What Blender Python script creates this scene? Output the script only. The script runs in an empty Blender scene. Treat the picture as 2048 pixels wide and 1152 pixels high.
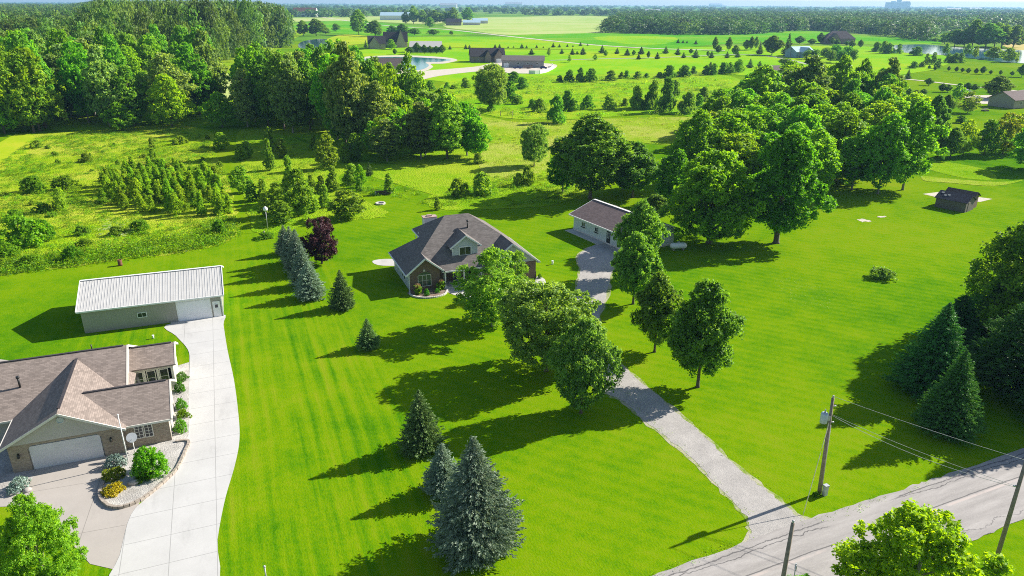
import bpy, math, random
import numpy as np
from mathutils import Vector, Matrix
R = math.radians
random.seed(7)
SC = bpy.context.scene
COL = SC.collection

# ---------------------------------------------------------------- camera
CAMH, FPX, PITCH = 36.0, 1450.0, math.atan2(570.0, 1450.0)
ROLL = R(0.30)
cd = bpy.data.cameras.new("camera")
cam = bpy.data.objects.new("camera", cd)
COL.objects.link(cam)
cd.sensor_width = 36.0
cd.lens = FPX / 2048 * 36
cd.clip_start = 0.5
cd.clip_end = 40000
cam.matrix_world = Matrix.Translation((0, 0, CAMH)) @ Matrix.Rotation(R(90) - PITCH, 4, 'X') @ Matrix.Rotation(ROLL, 4, 'Z')
SC.camera = cam
CMW = cam.matrix_world.to_3x3()

# ---------------------------------------------------------------- light
SUN_EL, SUN_AZ = R(31.5), R(26.5)          # azimuth measured from +X towards +Y
w = bpy.data.worlds.new("World")
SC.world = w
w.use_nodes = True
nt = w.node_tree
sky = nt.nodes.new("ShaderNodeTexSky")
sky.sky_type = 'NISHITA'
sky.sun_disc = False
sky.sun_elevation = SUN_EL
sky.sun_rotation = R(90) - SUN_AZ
sky.air_density = 1.0
sky.dust_density = 0.6
nt.nodes["Background"].inputs[1].default_value = 0.078
nt.links.new(sky.outputs[0], nt.nodes["Background"].inputs[0])
sl = bpy.data.lights.new("sun", 'SUN')
sl.energy = 5.0
sl.angle = R(0.53)
sl.color = (1.0, 0.94, 0.84)
sun = bpy.data.objects.new("sun", sl)
sv = Vector((math.cos(SUN_EL) * math.cos(SUN_AZ), math.cos(SUN_EL) * math.sin(SUN_AZ), math.sin(SUN_EL)))
sun.rotation_euler = sv.to_track_quat('Z', 'Y').to_euler()
sun.location = (60, 40, 80)
COL.objects.link(sun)
SC.view_settings.view_transform = 'Standard'
SC.view_settings.look = 'None'
SC.view_settings.gamma = 1
SC.view_settings.use_curve_mapping = False
SC.view_settings.exposure = 0.95
SC.cycles.max_bounces = 5
SC.cycles.diffuse_bounces = 3
SC.cycles.glossy_bounces = 2
SC.cycles.transmission_bounces = 3
SC.cycles.transparent_max_bounces = 4
SC.cycles.volume_bounces = 0
SC.cycles.use_adaptive_sampling = False
SC.cycles.use_denoising = False
SC.cycles.sample_clamp_indirect = 1.2
SC.cycles.denoising_prefilter = 'ACCURATE'
SC.cycles.denoising_input_passes = 'RGB_ALBEDO_NORMAL'
SC.cycles.filter_width = 1.0

# ---------------------------------------------------------------- survey helpers: photograph pixel (2048x1152) -> ground point
def ray(px, py):
    return CMW @ Vector(((px - 1024) / FPX, -(py - 576) / FPX, -1.0))
def G(px, py, z=0.0):
    d = ray(px, py)
    t = (z - CAMH) / d.z
    return (d.x * t, d.y * t)
def HT(px, py, top):
    x, y = G(px, py)
    d = ray(px, top)
    return CAMH + y / d.y * d.z
def MPP(px, py):                 # metres per pixel at that ground point
    x, y = G(px, py)
    return (y * math.cos(PITCH) + CAMH * math.sin(PITCH)) / FPX

# ---------------------------------------------------------------- tags
def tag(o, label=None, cat=None, group=None, kind=None):
    if label: o['label'] = label
    if cat: o['category'] = cat
    if group: o['group'] = group
    if kind: o['kind'] = kind
    return o
def empty(name, loc, rz=0.0):
    o = bpy.data.objects.new(name, None)
    o.empty_display_size = 0.3
    COL.objects.link(o)
    o.location = loc
    o.rotation_euler = (0, 0, rz)
    return o

# ---------------------------------------------------------------- materials
MATS = {}
class NT:
    def __init__(s, name):
        s.m = bpy.data.materials.new(name)
        s.m.use_nodes = True
        s.t = s.m.node_tree
        s.p = s.t.nodes["Principled BSDF"]
        s.out = s.t.nodes["Material Output"]
        MATS[name] = s.m
    def n(s, typ, **kw):
        x = s.t.nodes.new(typ)
        for k, v in kw.items():
            if k.startswith('i_'):
                x.inputs[k[2:].replace('_', ' ')].default_value = v
            elif k.startswith('n_'):
                x.inputs[int(k[2:])].default_value = v
            else:
                setattr(x, k, v)
        return x
    def l(s, a, b): s.t.links.new(a, b)
    def coord(s, kind='Object', scale=None, rot=None):
        c = s.n("ShaderNodeTexCoord")
        o = c.outputs[kind]
        if scale is not None or rot is not None:
            if rot is not None:
                m = s.n("ShaderNodeMapping"); m.inputs['Rotation'].default_value = rot
                s.l(o, m.inputs[0]); o = m.outputs[0]
            if scale is not None:
                m = s.n("ShaderNodeMapping"); m.inputs['Scale'].default_value = scale
                s.l(o, m.inputs[0]); o = m.outputs[0]
        return o
    def noise(s, vec, scale, detail=4, rough=.55):
        x = s.n("ShaderNodeTexNoise")
        x.inputs['Scale'].default_value = scale
        x.inputs['Detail'].default_value = detail
        x.inputs['Roughness'].default_value = rough
        s.l(vec, x.inputs['Vector'])
        return x.outputs['Fac']
    def ramp(s, fac, stops):
        r = s.n("ShaderNodeValToRGB")
        el = r.color_ramp.elements
        while len(el) < len(stops): el.new(0.5)
        for e, (p, c) in zip(el, stops):
            e.position = p
            e.color = (c[0], c[1], c[2], 1) if hasattr(c, '__len__') else (c, c, c, 1)
        s.l(fac, r.inputs[0])
        return r.outputs[0]
    def mix(s, fac, a, b, mode='MIX'):
        x = s.n("ShaderNodeMix", data_type='RGBA', blend_type=mode)
        for v, i in ((fac, 0), (a, 6), (b, 7)):
            if hasattr(v, 'links'): s.l(v, x.inputs[i])
            elif hasattr(v, '__len__'): x.inputs[i].default_value = (v[0], v[1], v[2], 1)
            else: x.inputs[i].default_value = v
        return x.outputs[2]
    def math(s, op, a, b=None, c=None, clamp=False):
        x = s.n("ShaderNodeMath", operation=op, use_clamp=clamp)
        for i, v in enumerate((a, b, c)):
            if v is None: continue
            if hasattr(v, 'links'): s.l(v, x.inputs[i])
            else: x.inputs[i].default_value = v
        return x.outputs[0]
    def mr(s, v, a, b, c=0., d=1.):
        x = s.n("ShaderNodeMapRange", interpolation_type='SMOOTHSTEP')
        s.l(v, x.inputs[0])
        for i, q in enumerate((a, b, c, d)): x.inputs[i + 1].default_value = q
        return x.outputs[0]
    def bump(s, h, strength=.3, dist=.05):
        b = s.n("ShaderNodeBump")
        b.inputs['Strength'].default_value = strength
        b.inputs['Distance'].default_value = dist
        s.l(h, b.inputs['Height'])
        s.l(b.outputs[0], s.p.inputs['Normal'])
    def set(s, col=None, rough=.7, metal=0., spec=None):
        if col is not None:
            if hasattr(col, 'links'): s.l(col, s.p.inputs['Base Color'])
            else: s.p.inputs['Base Color'].default_value = (col[0], col[1], col[2], 1)
        if hasattr(rough, 'links'): s.l(rough, s.p.inputs['Roughness'])
        else: s.p.inputs['Roughness'].default_value = rough
        s.p.inputs['Metallic'].default_value = metal
        if spec is not None: s.p.inputs['Specular IOR Level'].default_value = spec
        return s.m

def sc3(c, k): return tuple(min(1, x * k) for x in c)

def m_plain(name, col, rough=.6, metal=0., var=.12, scale=3., spec=None):
    if name in MATS: return MATS[name]
    s = NT(name)
    v = s.noise(s.coord(), scale, 5, .65)
    c = s.ramp(v, [(.3, sc3(col, 1 - var)), (.7, sc3(col, 1 + var))])
    return s.set(c, rough, metal, spec)

def m_leaf(name, dark, light, transl=.3, accent=None, rough=.55, clump=.5, tint=False):
    s = NT(name)
    g = s.n("ShaderNodeNewGeometry")
    oi = s.n("ShaderNodeObjectInfo")
    v = s.noise(s.coord(), clump, 3, .6)
    f = s.math('ADD', s.math('MULTIPLY', g.outputs['Random Per Island'], .6), s.math('MULTIPLY', s.math('SUBTRACT', v, .30), 1.0), clamp=True)
    stops = [(.1, dark), (.85, light)]
    if accent: stops.append((1.0, accent))
    c = s.ramp(f, stops)
    hs = s.n("ShaderNodeHueSaturation")
    s.l(c, hs.inputs['Color'])
    s.l(s.mr(oi.outputs['Random'], 0, 1, .485, .515), hs.inputs['Hue'])
    r2 = s.math('FRACT', s.math('MULTIPLY', oi.outputs['Random'], 7.31))
    s.l(s.math('MULTIPLY_ADD', r2, .45, .78), hs.inputs['Value'])
    if tint:
        g.outputs['Random Per Island'].links[0].to_node.inputs[1].default_value = .3
        at = s.n('ShaderNodeAttribute', attribute_name='tint')
        s.l(s.math('MULTIPLY_ADD', at.outputs['Fac'], .9, .5), hs.inputs['Value'])
        s.l(s.mr(s.math('FRACT', s.math('MULTIPLY', at.outputs['Fac'], 5.3)), 0, 1, .475, .51), hs.inputs['Hue'])
    s.set(hs.outputs[0], rough, 0, .25)
    tr = s.n("ShaderNodeBsdfTranslucent")
    tc = s.mix(1.0, hs.outputs[0], (1.6, 1.45, .40), 'MULTIPLY')
    s.l(tc, tr.inputs[0])
    mx = s.n("ShaderNodeMixShader")
    mx.inputs[0].default_value = min(.55, transl * 1.2)
    s.l(s.p.outputs[0], mx.inputs[1]); s.l(tr.outputs[0], mx.inputs[2])
    s.l(mx.outputs[0], s.out.inputs[0])
    return s.m

# leaves
LEAF = dict(
    maple=m_leaf('leaf_maple', (.085, .265, .008), (.27, .55, .022), .45, (.40, .62, .06)),
    ash=m_leaf('leaf_ash', (.10, .23, .03), (.32, .50, .11), .42, (.56, .66, .36)),
    forest=m_leaf('leaf_forest', (.075, .235, .012), (.29, .52, .050), .42, (.44, .60, .18), clump=.25),
    forest_b=m_leaf('leaf_forest_pale', (.10, .22, .035), (.36, .50, .14), .40, (.50, .62, .30), clump=.25),
    lime=m_leaf('leaf_lime', (.12, .31, .006), (.36, .58, .012), .45, (.48, .64, .06)),
    yellow=m_leaf('leaf_yellow_green', (.20, .34, .006), (.42, .54, .012), .42),
    birch=m_leaf('leaf_birch', (.14, .31, .02), (.38, .56, .07), .45, (.50, .62, .22)),
    plant=m_leaf('leaf_plantation', (.15, .34, .008), (.38, .56, .03), .5, (.50, .62, .12)),
    bushwhite=m_leaf('leaf_flowering', (.07, .22, .01), (.22, .40, .06), .35, (.85, .88, .75), clump=2),
    drive=m_leaf('leaf_drive_tree', (.075, .20, .018), (.25, .46, .06), .42, (.46, .60, .26)),
    fresh=m_leaf('leaf_fresh_green', (.075, .25, .010), (.25, .50, .03), .42, (.42, .62, .15)),
    purple=m_leaf('leaf_purple', (.030, .010, .018), (.085, .028, .040), .15, (.15, .06, .07)),
    sap=m_leaf('leaf_sapling', (.12, .28, .012), (.33, .50, .050), .46, (.48, .58, .20)),
    bush=m_leaf('leaf_bush', (.07, .21, .006), (.230, .44, .014), .40, clump=1.0),
    box=m_leaf('leaf_boxwood', (.06, .24, .006), (.16, .44, .012), .25, clump=1.5),
    bluemound=m_leaf('leaf_blue_mound', (.16, .25, .21), (.32, .42, .37), .1, clump=1.5),
    gold=m_leaf('leaf_gold', (.34, .32, .01), (.72, .55, .03), .3, (.85, .75, .3), clump=1.5),
    goldg=m_leaf('leaf_gold_green', (.16, .26, .01), (.46, .46, .05), .3, (.8, .65, .35), clump=1.5),
    spruce=m_leaf('needle_spruce', (.055, .13, .034), (.20, .33, .10), .14, (.30, .42, .18), clump=.8),
    blue=m_leaf('needle_blue_spruce', (.12, .20, .125), (.38, .49, .37), .12, (.58, .68, .54), clump=.8),
    pine=m_leaf('needle_pine', (.035, .12, .026), (.11, .29, .05), .18, (.2, .42, .08), clump=.6),
    weed=m_leaf('leaf_weed', (.11, .30, .006), (.32, .52, .012), .5, (.50, .60, .06), clump=.10, tint=True),
    weedy=m_leaf('leaf_dry_grass', (.22, .38, .02), (.42, .48, .05), .45, (.58, .56, .18), clump=.10, tint=True),
    flower=m_leaf('flower_white', (.30, .42, .16), (.72, .76, .58), .2, clump=2),
    plume=m_leaf('plume', (.42, .27, .12), (.75, .52, .3), .3, clump=2),
)
BARK = m_plain('bark', (.11, .085, .065), .9, var=.4, scale=6)
BARKG = m_plain('bark_grey', (.22, .20, .17), .9, var=.4, scale=6)
WOODG = m_plain('weathered_pole', (.25, .20, .155), .85, var=.3, scale=5)

# ground covers ------------------------------------------------
def m_grass(name, stops, big=.02, mid=.25, fine=7., stripes=False, bumps=.5, bd=.08):
    s = NT(name)
    co = s.coord()
    a = s.noise(co, big, 5, .6)
    b = s.noise(co, mid, 4, .6)
    d = s.noise(s.coord(scale=(1, .55, 1), rot=(0, 0, R(-21.5))), fine, 3, .7)
    f = s.math('ADD', s.math('ADD', s.math('MULTIPLY', a, .58), s.math('MULTIPLY', b, .26)), s.math('MULTIPLY', s.math('ADD', s.math('MULTIPLY', d, 1.5), s.noise(co, fine * .22, 3, .6)), .17))
    if stripes:
        sx = s.n("ShaderNodeSeparateXYZ")
        s.l(s.coord(rot=(0, 0, R(-21.5))), sx.inputs[0])
        e, nn = sx.outputs[0], sx.outputs[1]
        wob = s.math('ADD', e, s.math('MULTIPLY', b, .35))
        stn = s.noise(s.coord(rot=(0, 0, R(-21.5)), scale=(1., .035, 1)), 1.3, 3, .6)
        st = s.math('SINE', s.math('MULTIPLY', wob, 2 * math.pi / 1.55))
        st2 = s.math('SINE', s.math('MULTIPLY', wob, 2 * math.pi / .63))
        msk = s.math('MULTIPLY', s.mr(e, -22, -14), s.mr(e, 9, 15, 1, 0))
        msk2 = s.math('MULTIPLY', msk, s.mr(nn, 75, 130, 1, 0.25))
        st = s.math('ADD', st, s.math('MULTIPLY', st2, .35))
        f = s.math('ADD', f, s.math('MULTIPLY', s.math('MULTIPLY', st, msk2), .030))
        f = s.math('ADD', f, s.math('MULTIPLY', s.math('MULTIPLY', s.math('SUBTRACT', stn, .5), msk2), .42))
        f = s.math('ADD', f, s.math('MULTIPLY', msk2, .02))
        # diagonal faint mowing on the right lawn
        sx2 = s.n("ShaderNodeSeparateXYZ")
        s.l(s.coord(rot=(0, 0, R(-62))), sx2.inputs[0])
        st3 = s.math('SINE', s.math('MULTIPLY', s.math('ADD', sx2.outputs[0], s.math('MULTIPLY', b, .6)), 2 * math.pi / 1.5))
        f = s.math('ADD', f, s.math('MULTIPLY', s.math('MULTIPLY', st3, s.mr(e, 12, 20)), .020))
    c = s.ramp(f, stops)
    s.set(c, .95, 0, .0)
    s.bump(d, bumps, bd)
    return s.m

M_LAWN = m_grass('lawn_grass', [(.36, (.019, .098, .002)), (.47, (.040, .152, .002)), (.56, (.086, .216, .002)), (.66, (.150, .265, .002)), (.78, (.20, .27, .01))], stripes=True)
M_LIMEY = m_grass('lime_yellow_field', [(.36, (.14, .30, .005)), (.50, (.24, .38, .01)), (.62, (.32, .42, .015)), (.72, (.42, .43, .03))], big=.02, mid=.1, fine=1.)
M_LIMEM = m_grass('lime_meadow', [(.36, (.05, .22, .004)), (.50, (.11, .32, .005)), (.60, (.20, .38, .008)), (.72, (.30, .40, .02))], big=.03, mid=.2, fine=2., bumps=1, bd=.3)
M_MEAD = m_grass('meadow_grass', [(.36, (.07, .21, .004)), (.48, (.15, .31, .005)), (.58, (.25, .38, .008)), (.72, (.38, .42, .04))], big=.05, mid=.5, fine=3, bumps=1, bd=.3)
M_MEADG = m_grass('meadow_green', [(.36, (.05, .20, .003)), (.48, (.11, .28, .004)), (.58, (.19, .35, .006)), (.72, (.30, .40, .02))], big=.04, mid=.5, fine=3, bumps=1, bd=.3)
M_DRYG = m_grass('dry_meadow', [(.36, (.07, .24, .004)), (.46, (.13, .32, .006)), (.58, (.23, .36, .012)), (.72, (.36, .40, .07))], big=.04, mid=.4, fine=3, bumps=1, bd=.3)
M_CROP = m_grass('crop_rows', [(.36, (.035, .21, .006)), (.50, (.055, .28, .006)), (.62, (.10, .34, .006)), (.72, (.2, .36, .02))], big=.01, mid=.06, fine=1.)
M_VERGE = m_grass('gravelly_grass', [(.36, (.05, .17, .004)), (.48, (.11, .23, .01)), (.57, (.22, .29, .06)), (.68, (.40, .38, .28))], big=.3, mid=1.5, fine=8.)
M_HAY = m_grass('hay_stubble', [(.36, (.16, .30, .05)), (.50, (.26, .40, .08)), (.62, (.36, .46, .13)), (.72, (.42, .46, .18))], big=.008, mid=.05, fine=1.)
M_LIME = m_grass('bright_field', [(.36, (.06, .26, .005)), (.50, (.12, .36, .006)), (.62, (.20, .42, .008)), (.72, (.30, .42, .01))], big=.01, mid=.06, fine=1.)
M_TAN = m_grass('ripe_field', [(.36, (.30, .30, .08)), (.50, (.42, .38, .12)), (.62, (.5, .42, .16)), (.72, (.55, .42, .18))], big=.01, mid=.06, fine=1.)
M_FAR = m_grass('far_green', [(.36, (.03, .12, .01)), (.50, (.06, .18, .012)), (.62, (.12, .26, .02)), (.72, (.22, .30, .05))], big=.0012, mid=.006, fine=.1)
M_MULCH = m_grass('mulch', [(.36, (.05, .03, .02)), (.5, (.13, .08, .06)), (.62, (.2, .14, .1)), (.72, (.3, .24, .2))], mid=2, fine=12)

def m_gravel(name, a, b, fine=9., patches=True):
    s = NT(name)
    co = s.coord()
    v = s.n("ShaderNodeTexVoronoi"); v.inputs['Scale'].default_value = fine; s.l(co, v.inputs['Vector'])
    n = s.noise(co, .5, 7, .75)
    f = s.math('ADD', s.math('MULTIPLY', v.outputs['Color'], .14), s.math('MULTIPLY', n, .95))
    c = s.ramp(f, [(.25, a), (.85, b)])
    s.set(c, .95, 0, .1)
    s.bump(v.outputs['Distance'], .6, .05)
    return s.m
M_GRAVEL = m_gravel('driveway_gravel', (.29, .275, .26), (.52, .49, .46), 22.)
M_STONES = m_gravel('bed_gravel', (.22, .20, .18), (.64, .62, .58), 14.)
M_DIRTP = m_gravel('pale_dirt', (.42, .37, .30), (.62, .57, .49), 3.)

def m_concrete(name, col, jx, jy, off=(0, 0), ang=21.5, var=.10):
    s = NT(name)
    co = s.coord(rot=(0, 0, R(-ang)))
    sx = s.n("ShaderNodeSeparateXYZ"); s.l(co, sx.inputs[0])
    n = s.noise(s.coord(), .35, 6, .65)
    n2 = s.noise(s.coord(), 9, 3, .6)
    c = s.ramp(s.math('ADD', s.math('MULTIPLY', n, .7), s.math('MULTIPLY', n2, .3)), [(.3, sc3(col, 1 - var)), (.65, sc3(col, 1 + var * .6))])
    stn = s.noise(s.coord(rot=(0, 0, R(-ang)), scale=(1, .3, 1)), .5, 5, .7)
    c = s.mix(s.math('MULTIPLY', s.mr(stn, .52, .72), .35), c, sc3(col, .62))
    def joint(v, step, o):
        x = s.math('ABSOLUTE', s.math('SUBTRACT', s.math('FRACT', s.math('DIVIDE', s.math('ADD', v, o), step)), .5))
        return s.mr(x, .5 - .035 / step, .5 - .012 / step, 0, 1)
    if jx: 
        j = s.math('MAXIMUM', joint(sx.outputs[0], jx, off[0]), joint(sx.outputs[1], jy, off[1]))
        c = s.mix(s.math('MULTIPLY', j, .55), c, sc3(col, .35))
    return s.set(c, .8, 0, .2)
M_CONC = m_concrete('new_concrete', (.50, .492, .475), 3.1, 3.05, (1.2, .4))
M_CONCO = m_concrete('old_concrete', (.40, .365, .33), 5.3, 6.5, (.6, 2.0), 18)
M_WALK = m_concrete('walk_concrete', (.50, .48, .45), 0, 0)

def m_road():
    s = NT('asphalt_road')
    co = s.coord(rot=(0, 0, R(-23.6)))
    sx = s.n("ShaderNodeSeparateXYZ"); s.l(co, sx.inputs[0])
    n = s.noise(s.coord(rot=(0, 0, R(-23.6)), scale=(.25, 1.6, 1)), .8, 6, .65)
    n2 = s.noise(s.coord(), 12, 4, .8)
    c = s.ramp(s.math('ADD', s.math('MULTIPLY', n, .6), s.math('MULTIPLY', n2, .4)), [(.32, (.235, .22, .21)), (.5, (.335, .313, .297)), (.68, (.43, .405, .385))])
    w1 = s.noise(s.coord(), .25, 5, .7)
    w2 = s.noise(s.coord(), .12, 5, .72)
    y = sx.outputs[1]
    # tar-sealed cracks wandering along the road
    def crack(pos, amp, wn, wd):
        d = s.math('ABSOLUTE', s.math('SUBTRACT', y, s.math('MULTIPLY_ADD', s.math('SUBTRACT', wn, .5), amp, pos)))
        return s.mr(d, wd * .4, wd, 1, 0)
    k = s.math('MAXIMUM', crack(31.0, 1.0, w1, .07), crack(28.9, .5, w2, .07))
    k = s.math('MAXIMUM', k, crack(30.6, 2.6, w2, .06))
    k = s.math('MULTIPLY', k, s.mr(s.noise(s.coord(), .09, 2, .5), .42, .50))
    k = s.math('MAXIMUM', k, s.math('MULTIPLY', crack(26.0, 2.0, w1, .05), .7))
    seam = s.mr(s.math('ABSOLUTE', s.math('SUBTRACT', y, 28.7)), .05, .16, 1, 0)
    c = s.mix(s.math('MULTIPLY', seam, s.mr(w1, .40, .55)), c, (.46, .40, .37))
    c = s.mix(s.math('MULTIPLY', k, .75), c, (.075, .072, .075))
    # shoulder wear
    s.set(c, .85, 0, .2)
    s.bump(n2, .2, .01)
    return s.m
M_ROAD = m_road()

def m_water(name, col):
    s = NT(name)
    s.set(col, .08, 0, .5)
    n = s.noise(s.coord(scale=(1, 2.2, 1)), .8, 4, .6)
    s.bump(n, .25, .05)
    return s.m
M_WATER = m_water('lake_water', (.05, .17, .24))
M_WATERD = m_water('pond_water', (.02, .10, .12))
M_WATERT = m_water('teal_water', (.03, .22, .27))

# building materials (UVs are in metres: u along the face, v up the face)
def m_shingle(name, col, var=.35):
    s = NT(name)
    uv = s.coord('UV')
    b = s.n("ShaderNodeTexBrick"); s.l(uv, b.inputs['Vector'])
    b.offset = .37; b.squash = 1
    for k, v in (('Scale', 1.), ('Brick Width', .42), ('Row Height', .16), ('Mortar Size', .014), ('Bias', 0.)): b.inputs[k].default_value = v
    b.inputs['Color1'].default_value = (*sc3(col, 1 - var), 1)
    b.inputs['Color2'].default_value = (*sc3(col, 1 + var), 1)
    b.inputs['Mortar'].default_value = (*sc3(col, .45), 1)
    n = s.noise(uv, 1.1, 6, .7)
    c = s.mix(.45, b.outputs[0], s.ramp(n, [(.3, sc3(col, .75)), (.7, sc3(col, 1.3))]))
    s.set(c, .9, 0, .15)
    s.bump(b.outputs['Fac'], -.4, .02)
    return s.m
M_SHB = m_shingle('brown_shingles', (.25, .205, .18))
M_SHG = m_shingle('grey_shingles', (.175, .155, .145))
M_SHD = m_shingle('dark_shingles', (.06, .055, .06))
M_SHM = m_shingle('mauve_shingles', (.17, .13, .125))
def m_lines(name, col, per, vert=False, dark=.55, wd=.14, rough=.5, metal=0.):
    s = NT(name)
    sx = s.n("ShaderNodeSeparateXYZ"); s.l(s.coord('UV'), sx.inputs[0])
    f = s.math('FRACT', s.math('DIVIDE', sx.outputs[0 if vert else 1], per))
    k = s.mr(f, 0, wd, 1, 0)
    n = s.noise(s.coord('UV'), .8, 4, .6)
    c = s.mix(s.math('MULTIPLY', k, 1 - dark), s.ramp(n, [(.3, sc3(col, .93)), (.7, sc3(col, 1.05))]), sc3(col, .3))
    s.set(c, rough, metal, .3)
    s.bump(f, .25, .02)
    return s.m
M_SIDT = m_lines('tan_siding', (.47, .44, .40), .12)
M_SIDB = m_lines('blue_grey_siding', (.50, .54, .55), .12)
M_SIDW = m_lines('white_vertical_siding', (.55, .60, .58), .45, True)
M_BARNW = m_lines('tan_steel_panel', (.36, .34, .29), .3, True, .7)
M_BARNR = m_lines('white_steel_roof', (.54, .53, .51), .3, True, .75, .12, .35)
M_DOOR = m_lines('panel_door', (.62, .60, .60), .55, False, .75, .06)
M_DOORW = m_lines('white_panel_door', (.80, .80, .82), .8, False, .85, .04)
M_OLD = m_lines('weathered_boards', (.17, .145, .125), .22, True, .4, .2, .9)
M_OLDR = m_shingle('tarnished_shingles', (.055, .055, .075), .5)
def m_brick(name, c1, c2):
    s = NT(name)
    uv = s.coord('UV')
    b = s.n("ShaderNodeTexBrick"); s.l(uv, b.inputs['Vector'])
    for k, v in (('Scale', 1.), ('Brick Width', .26), ('Row Height', .085), ('Mortar Size', .010), ('Bias', 0.)): b.inputs[k].default_value = v
    b.inputs['Color1'].default_value = (*c1, 1); b.inputs['Color2'].default_value = (*c2, 1); b.inputs['Mortar'].default_value = (.3, .27, .24, 1)
    n = s.noise(s.coord('UV', scale=(2.5, 8, 1)), 1.5, 4, .7)
    c = s.mix(.6, b.outputs[0], s.ramp(n, [(.3, sc3(c1, .7)), (.7, sc3(c2, 1.25))]))
    s.set(c, .9, 0, .15)
    return s.m
M_BRT = m_brick('tan_brick', (.22, .16, .11), (.42, .34, .25))
M_BRB = m_brick('brown_brick', (.13, .085, .06), (.22, .15, .11))
M_TRIM = m_plain('white_trim', (.72, .72, .70), .5, var=.04)
M_TRIMT = m_plain('cream_trim', (.66, .62, .55), .5, var=.05)
M_GLASS = NT('window_glass').set((.02, .025, .03), .12, 0, .6)
M_GLASSG = NT('window_glass_green').set((.05, .09, .06), .15, 0, .6)
M_BLACK = m_plain('black_paint', (.02, .02, .02), .5)
M_METAL = m_plain('grey_metal', (.45, .46, .47), .45, .3)
M_RUST = m_plain('rusty_steel', (.16, .065, .035), .8, .2, .4, 6)
M_WHITE = m_plain('white_paint', (.80, .80, .78), .45, var=.05)
M_STONE = m_plain('stone', (.36, .33, .30), .9, var=.3, scale=6)
M_BLOCK = m_plain('retaining_block', (.34, .29, .24), .9, var=.3, scale=4)
M_BLOCKP = m_plain('pale_block', (.58, .54, .50), .9, var=.2, scale=4)
M_TRANS = m_plain('transformer_paint', (.42, .50, .56), .4)
M_CARB = m_plain('blue_car_paint', (.02, .04, .16), .3, .3)
M_CARW = m_plain('white_car_paint', (.75, .75, .77), .3)
M_TYRE = m_plain('tyre_rubber', (.02, .02, .02), .9)
M_WIRE = m_plain('wire_metal', (.42, .42, .42), .5)
M_GWIRE = m_plain('guy_guard', (.75, .70, .45), .5)
M_BLUER = m_plain('pale_blue_roof', (.42, .58, .66), .4)

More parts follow.
